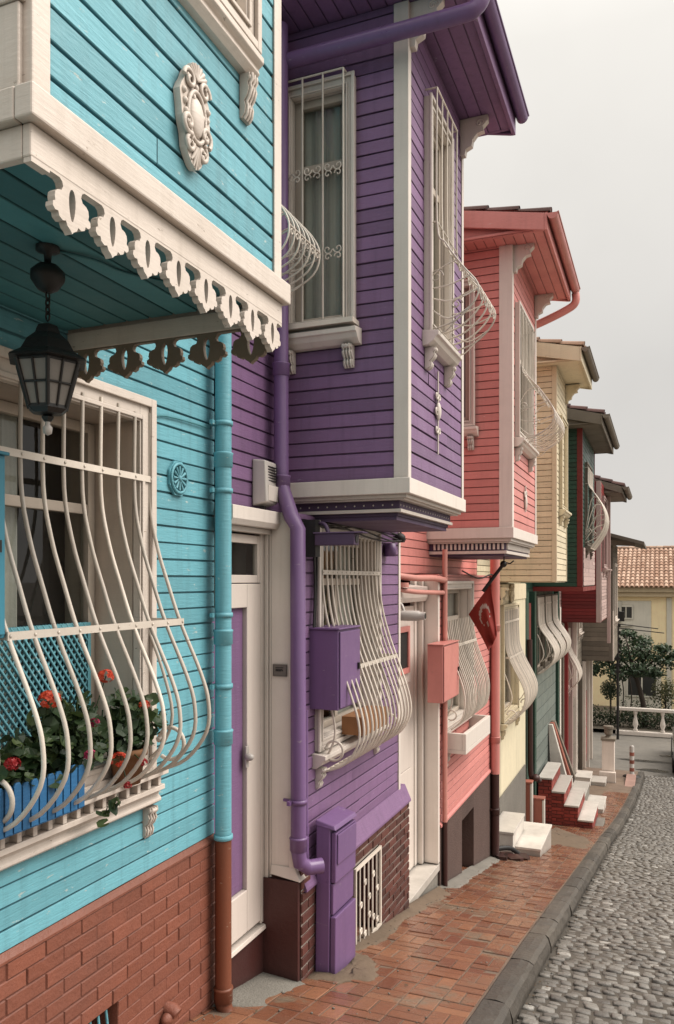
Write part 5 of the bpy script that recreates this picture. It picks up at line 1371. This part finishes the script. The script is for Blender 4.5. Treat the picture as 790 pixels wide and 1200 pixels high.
yB = 38.0; eZ = -.42
B = thing('yellow_building', 'pale yellow two storey building with a clay tile roof across the street end', 'building', (8, yB, z0))
ox = [(.42, 1.05, -1.75, -1.12), (.75, 2.05, -5.2, -3.95), (3.6, 5.4, -5.2, -3.95), (3.8, 4.6, -1.9, -1.1), (6.6, 8.2, -5.2, -3.9), (6.8, 8.0, -2.4, -1.0)]
b = MB(TY(yB)); b.box(-8, 18, -9, 0, z0 - .6, eZ - .1); b.build('wall', YELLOW, B)
for (xa, xb) in ((2.42, 2.62), (5.55, 5.75), (9, 9.2)):
    b = MB(TY(yB)); b.box(xa, xb, 0, .05, z0, eZ - .35); b.build('pilaster', PALEW, B)
b = MB(TY(yB)); b.box(-1, 1.78, .0, .03, -3.3, eZ - .5); b.box(.45, 2.2, .0, .03, -5.9, -3.6); b.build('render_panel', PALEW, B)
for o_ in ox:
    b = MB(TY(yB + .0)); ring(b, o_[0], o_[1], o_[2], o_[3], .07, .03, .08); b.box((o_[0] + o_[1]) / 2 - .03, (o_[0] + o_[1]) / 2 + .03, .03, .07, o_[2] + .07, o_[3] - .07); f = b.build('window', PALEW, B)
    b = MB(TY(yB + .0)); b.box(o_[0] + .06, o_[1] - .06, .035, .045, o_[2] + .06, o_[3] - .06); b.build('pane', M('dark_window_glass', (.05, .05, .048), .12, .2, 0, bump=0, streak=0, spec=.6) if 'dark_window_glass' not in MATS else MATS['dark_window_glass'], f)
b = MB(TY(yB)); b.box(.3, 1.0, .03, .12, -2.05, -1.98); b.box(.2, .55, .03, .14, -1.85, -.95); b.build('shutter', PALEW, B)
b = MB(TY(yB)); b.box(-8.2, 18.2, -.2, .42, eZ - .1, eZ + .12); b.box(-8.2, 18.2, 0, .28, eZ - .3, eZ - .1); b.build('cornice', M('cream_cornice', (.62, .5, .33), .8, .3, 0, bump=.2, grain=False), B)
b = MB(); tiles(b, (-2.5, yB - .55, eZ + .12), (1, 0, 0), (0, 1, .42), 62, 13, .2, .36)
b.quad([(-8, yB - .5, eZ + .12), (-2.5, yB - .5, eZ + .12), (-2.5, yB + 4.2, eZ + 2.1), (-8, yB + 4.2, eZ + 2.1)])
b.quad([(-8, yB + 4.2, eZ + 2.1), (18, yB + 4.2, eZ + 2.1), (18, yB + 9.5, eZ), (-8, yB + 9.5, eZ)])
rf = b.build('roof', TILE, B)
b = MB()
for k in range(40): b.tube([(-2.5 + .32 * k, yB + 4.05, eZ + 2.0), (-2.5 + .32 * k + .34, yB + 4.05, eZ + 2.0)], [.12, .1], 8)
b.build('ridge', TILE, rf)
# pole with wires in front of the yellow building
T = thing('utility_pole', 'dark lattice utility pole with stub wires beside the grey house', 'pole', (.72, 31.0, zR))
b = MB(); b.tube([(.72, 31.0, zR), (.72, 31.0, -1.0)], .05, 8)
for k in range(10): b.box(.62, .82, 30.95, 31.05, -3.4 + k * .24, -3.3 + k * .24)
b.build('mast', IRONB, T)
b = MB(); b.tube([(.72, 31, -1.6), (2.1, 31, -1.75)], .018, 5); b.tube([(.72, 31, -1.75), (2.3, 31, -1.9)], .018, 5); b.box(.7, .95, 30.9, 31.1, -1.5, -1.15); b.build('cross_arm', IRONB, T)

# parked car, only its corner shows at the edge of the picture
cx0, cy0 = 2.52, 25.6; zc = zg(30) - .128
CAR = thing('parked_car', 'black car with a round yellowish headlight at the right edge of the view', 'car', (cx0 + .85, cy0 + 2, zc))
secs = [(0, .30, .62, .74), (.08, .22, .72, .82), (.5, .2, .86, .86), (1.1, .2, .95, .87), (1.2, .2, .97, .87), (3.4, .2, 1.0, .87), (3.9, .25, .92, .85), (4.05, .35, .75, .78)]
b = MB(); vs = []; xm = cx0 + .87
for (yy, zb_, zt_, hw) in secs:
    ring_ = [(-hw * .86, zb_), (-hw, zb_ + .12), (-hw, zb_ + .3), (-hw * .97, zt_ - .1), (-hw * .86, zt_), (0, zt_ + .03), (hw * .86, zt_), (hw * .97, zt_ - .1), (hw, zb_ + .3), (hw, zb_ + .12), (hw * .86, zb_)]
    vs += [(xm + x, cy0 + yy, zc + z) for x, z in ring_]
k = 11
b.add(vs, [(i * k + j, (i + 1) * k + j, (i + 1) * k + (j + 1) % k, i * k + (j + 1) % k) for i in range(len(secs) - 1) for j in range(k)] + [tuple(range(k)), tuple(range(len(secs) * k - 1, (len(secs) - 1) * k - 1, -1))], 0, .5, False)
cab = [(1.15, .97, .76), (1.85, 1.42, .64), (3.0, 1.46, .64), (3.75, 1.0, .74)]
body = b.build('body', CARP, CAR, bevel=.02)
b = MB(); vs = []
for (yy, zt_, hw) in cab: vs += [(xm - hw, cy0 + yy, zc + .95), (xm - hw * .97, cy0 + yy, zc + zt_), (xm + hw * .97, cy0 + yy, zc + zt_), (xm + hw, cy0 + yy, zc + .95)]
b.add(vs, [(i * 4 + j, (i + 1) * 4 + j, (i + 1) * 4 + j + 1, i * 4 + j + 1) for i in range(3) for j in range(3)] + [(0, 1, 2, 3), (15, 14, 13, 12)], 0, .5)
b.build('cabin', MATS['dark_window_glass'], CAR, bevel=.02)
b = MB(); b.box(xm - .6, xm + .6, cy0 + 1.9, cy0 + 2.95, zc + 1.45, zc + 1.48); b.build('car_roof', CARP, CAR, bevel=.015)
for sx in (-1, 1):
    b = MB(); b.blob((xm + sx * .62, cy0 + .05, zc + .6), (.13, .07, .1)); b.build('headlight', LAMPG, CAR)
    for yy in (.75, 3.25):
        b = MB(); b.tube([(xm + sx * .72, cy0 + yy, zc + .31), (xm + sx * .88, cy0 + yy, zc + .31)], .31, 20); wh = b.build('wheel', RUBBER, CAR)
        b = MB(); b.tube([(xm + sx * .85, cy0 + yy, zc + .31), (xm + sx * .89, cy0 + yy, zc + .31)], .2, 16); b.build('rim', STEEL, wh)
b = MB(); b.box(xm - .5, xm + .5, cy0 - .03, cy0 + .06, zc + .42, zc + .56); b.build('grille', RUBBER, CAR)

# ================================================================== LIGHT, SKY, CAMERA
w = bpy.data.worlds.new('World'); scene.world = w; w.use_nodes = True
nt = w.node_tree; N = nt.nodes; L = nt.links; bg = N['Background']
EL, AZ = R(48), R(68)        # soft sun high over the street, overcast
sky = N.new('ShaderNodeTexSky'); sky.sky_type = 'NISHITA'; sky.sun_disc = False; sky.sun_elevation = EL; sky.sun_rotation = AZ
tc = N.new('ShaderNodeTexCoord'); sep = N.new('ShaderNodeSeparateXYZ'); L.new(tc.outputs['Generated'], sep.inputs[0])
cr = N.new('ShaderNodeValToRGB'); L.new(sep.outputs['Z'], cr.inputs['Fac'])
e = cr.color_ramp.elements
e[0].position = 0.0; e[0].color = (8.3, 7.9, 7.5, 1)
e[1].position = 1.0; e[1].color = (24, 22.8, 21.3, 1)
q = e.new(.25); q.color = (8.4, 8.1, 7.65, 1)
q = e.new(.55); q.color = (10.5, 10.1, 9.4, 1)
nz = N.new('ShaderNodeTexNoise'); nz.inputs['Scale'].default_value = 2.2; nz.inputs['Detail'].default_value = 5; L.new(tc.outputs['Generated'], nz.inputs['Vector'])
mr = N.new('ShaderNodeMapRange'); mr.inputs['From Min'].default_value = .3; mr.inputs['From Max'].default_value = .7; mr.inputs['To Min'].default_value = .9; mr.inputs['To Max'].default_value = 1.06; L.new(nz.outputs['Fac'], mr.inputs['Value'])
mu = N.new('ShaderNodeMix'); mu.data_type = 'RGBA'; mu.blend_type = 'MULTIPLY'; mu.inputs[0].default_value = 1; L.new(cr.outputs['Color'], mu.inputs[6]); L.new(mr.outputs['Result'], mu.inputs[7])
dt = N.new('ShaderNodeVectorMath'); dt.operation = 'DOT_PRODUCT'; dt.inputs[1].default_value = (.9, .15, 0); L.new(tc.outputs['Generated'], dt.inputs[0])
az = N.new('ShaderNodeMapRange'); az.inputs['From Min'].default_value = -.8; az.inputs['From Max'].default_value = .45; az.inputs['To Min'].default_value = .68; az.inputs['To Max'].default_value = 1; L.new(dt.outputs['Value'], az.inputs['Value'])
mz = N.new('ShaderNodeMix'); mz.data_type = 'RGBA'; mz.blend_type = 'MULTIPLY'; mz.inputs[0].default_value = 1; L.new(mu.outputs[2], mz.inputs[6]); L.new(az.outputs['Result'], mz.inputs[7]); mu = mz
mx = N.new('ShaderNodeMix'); mx.data_type = 'RGBA'; mx.inputs[0].default_value = .95; L.new(sky.outputs['Color'], mx.inputs[6]); L.new(mu.outputs[2], mx.inputs[7])
L.new(mx.outputs[2], bg.inputs['Color']); bg.inputs['Strength'].default_value = .1
sd = bpy.data.lights.new('sun', 'SUN'); sd.energy = 3.1; sd.angle = R(40); sd.color = (1, .93, .85)
so = bpy.data.objects.new('sun', sd); COL.objects.link(so)
d = Vector((math.sin(AZ) * math.cos(EL), math.cos(AZ) * math.cos(EL), math.sin(EL)))
so.rotation_euler = d.to_track_quat('Z', 'Y').to_euler(); so.location = (8, 6, 12)
cam = bpy.data.cameras.new('camera'); co = bpy.data.objects.new('camera', cam); COL.objects.link(co)
co.location = (2.2, 0, 0); co.rotation_euler = (R(90), 0, R(22.14))
cam.sensor_fit = 'VERTICAL'; cam.sensor_height = 36; cam.sensor_width = 24; cam.lens = 934 / 1200 * 36; cam.shift_y = 80 / 1200
cam.clip_start = .05; cam.clip_end = 4000
scene.camera = co
scene.view_settings.view_transform = 'Standard'; scene.view_settings.look = 'None'; scene.view_settings.exposure = 0
scene.cycles.max_bounces = 6; scene.cycles.transparent_max_bounces = 12
for o in bpy.data.objects:
    if '_w' in o: del o['_w']
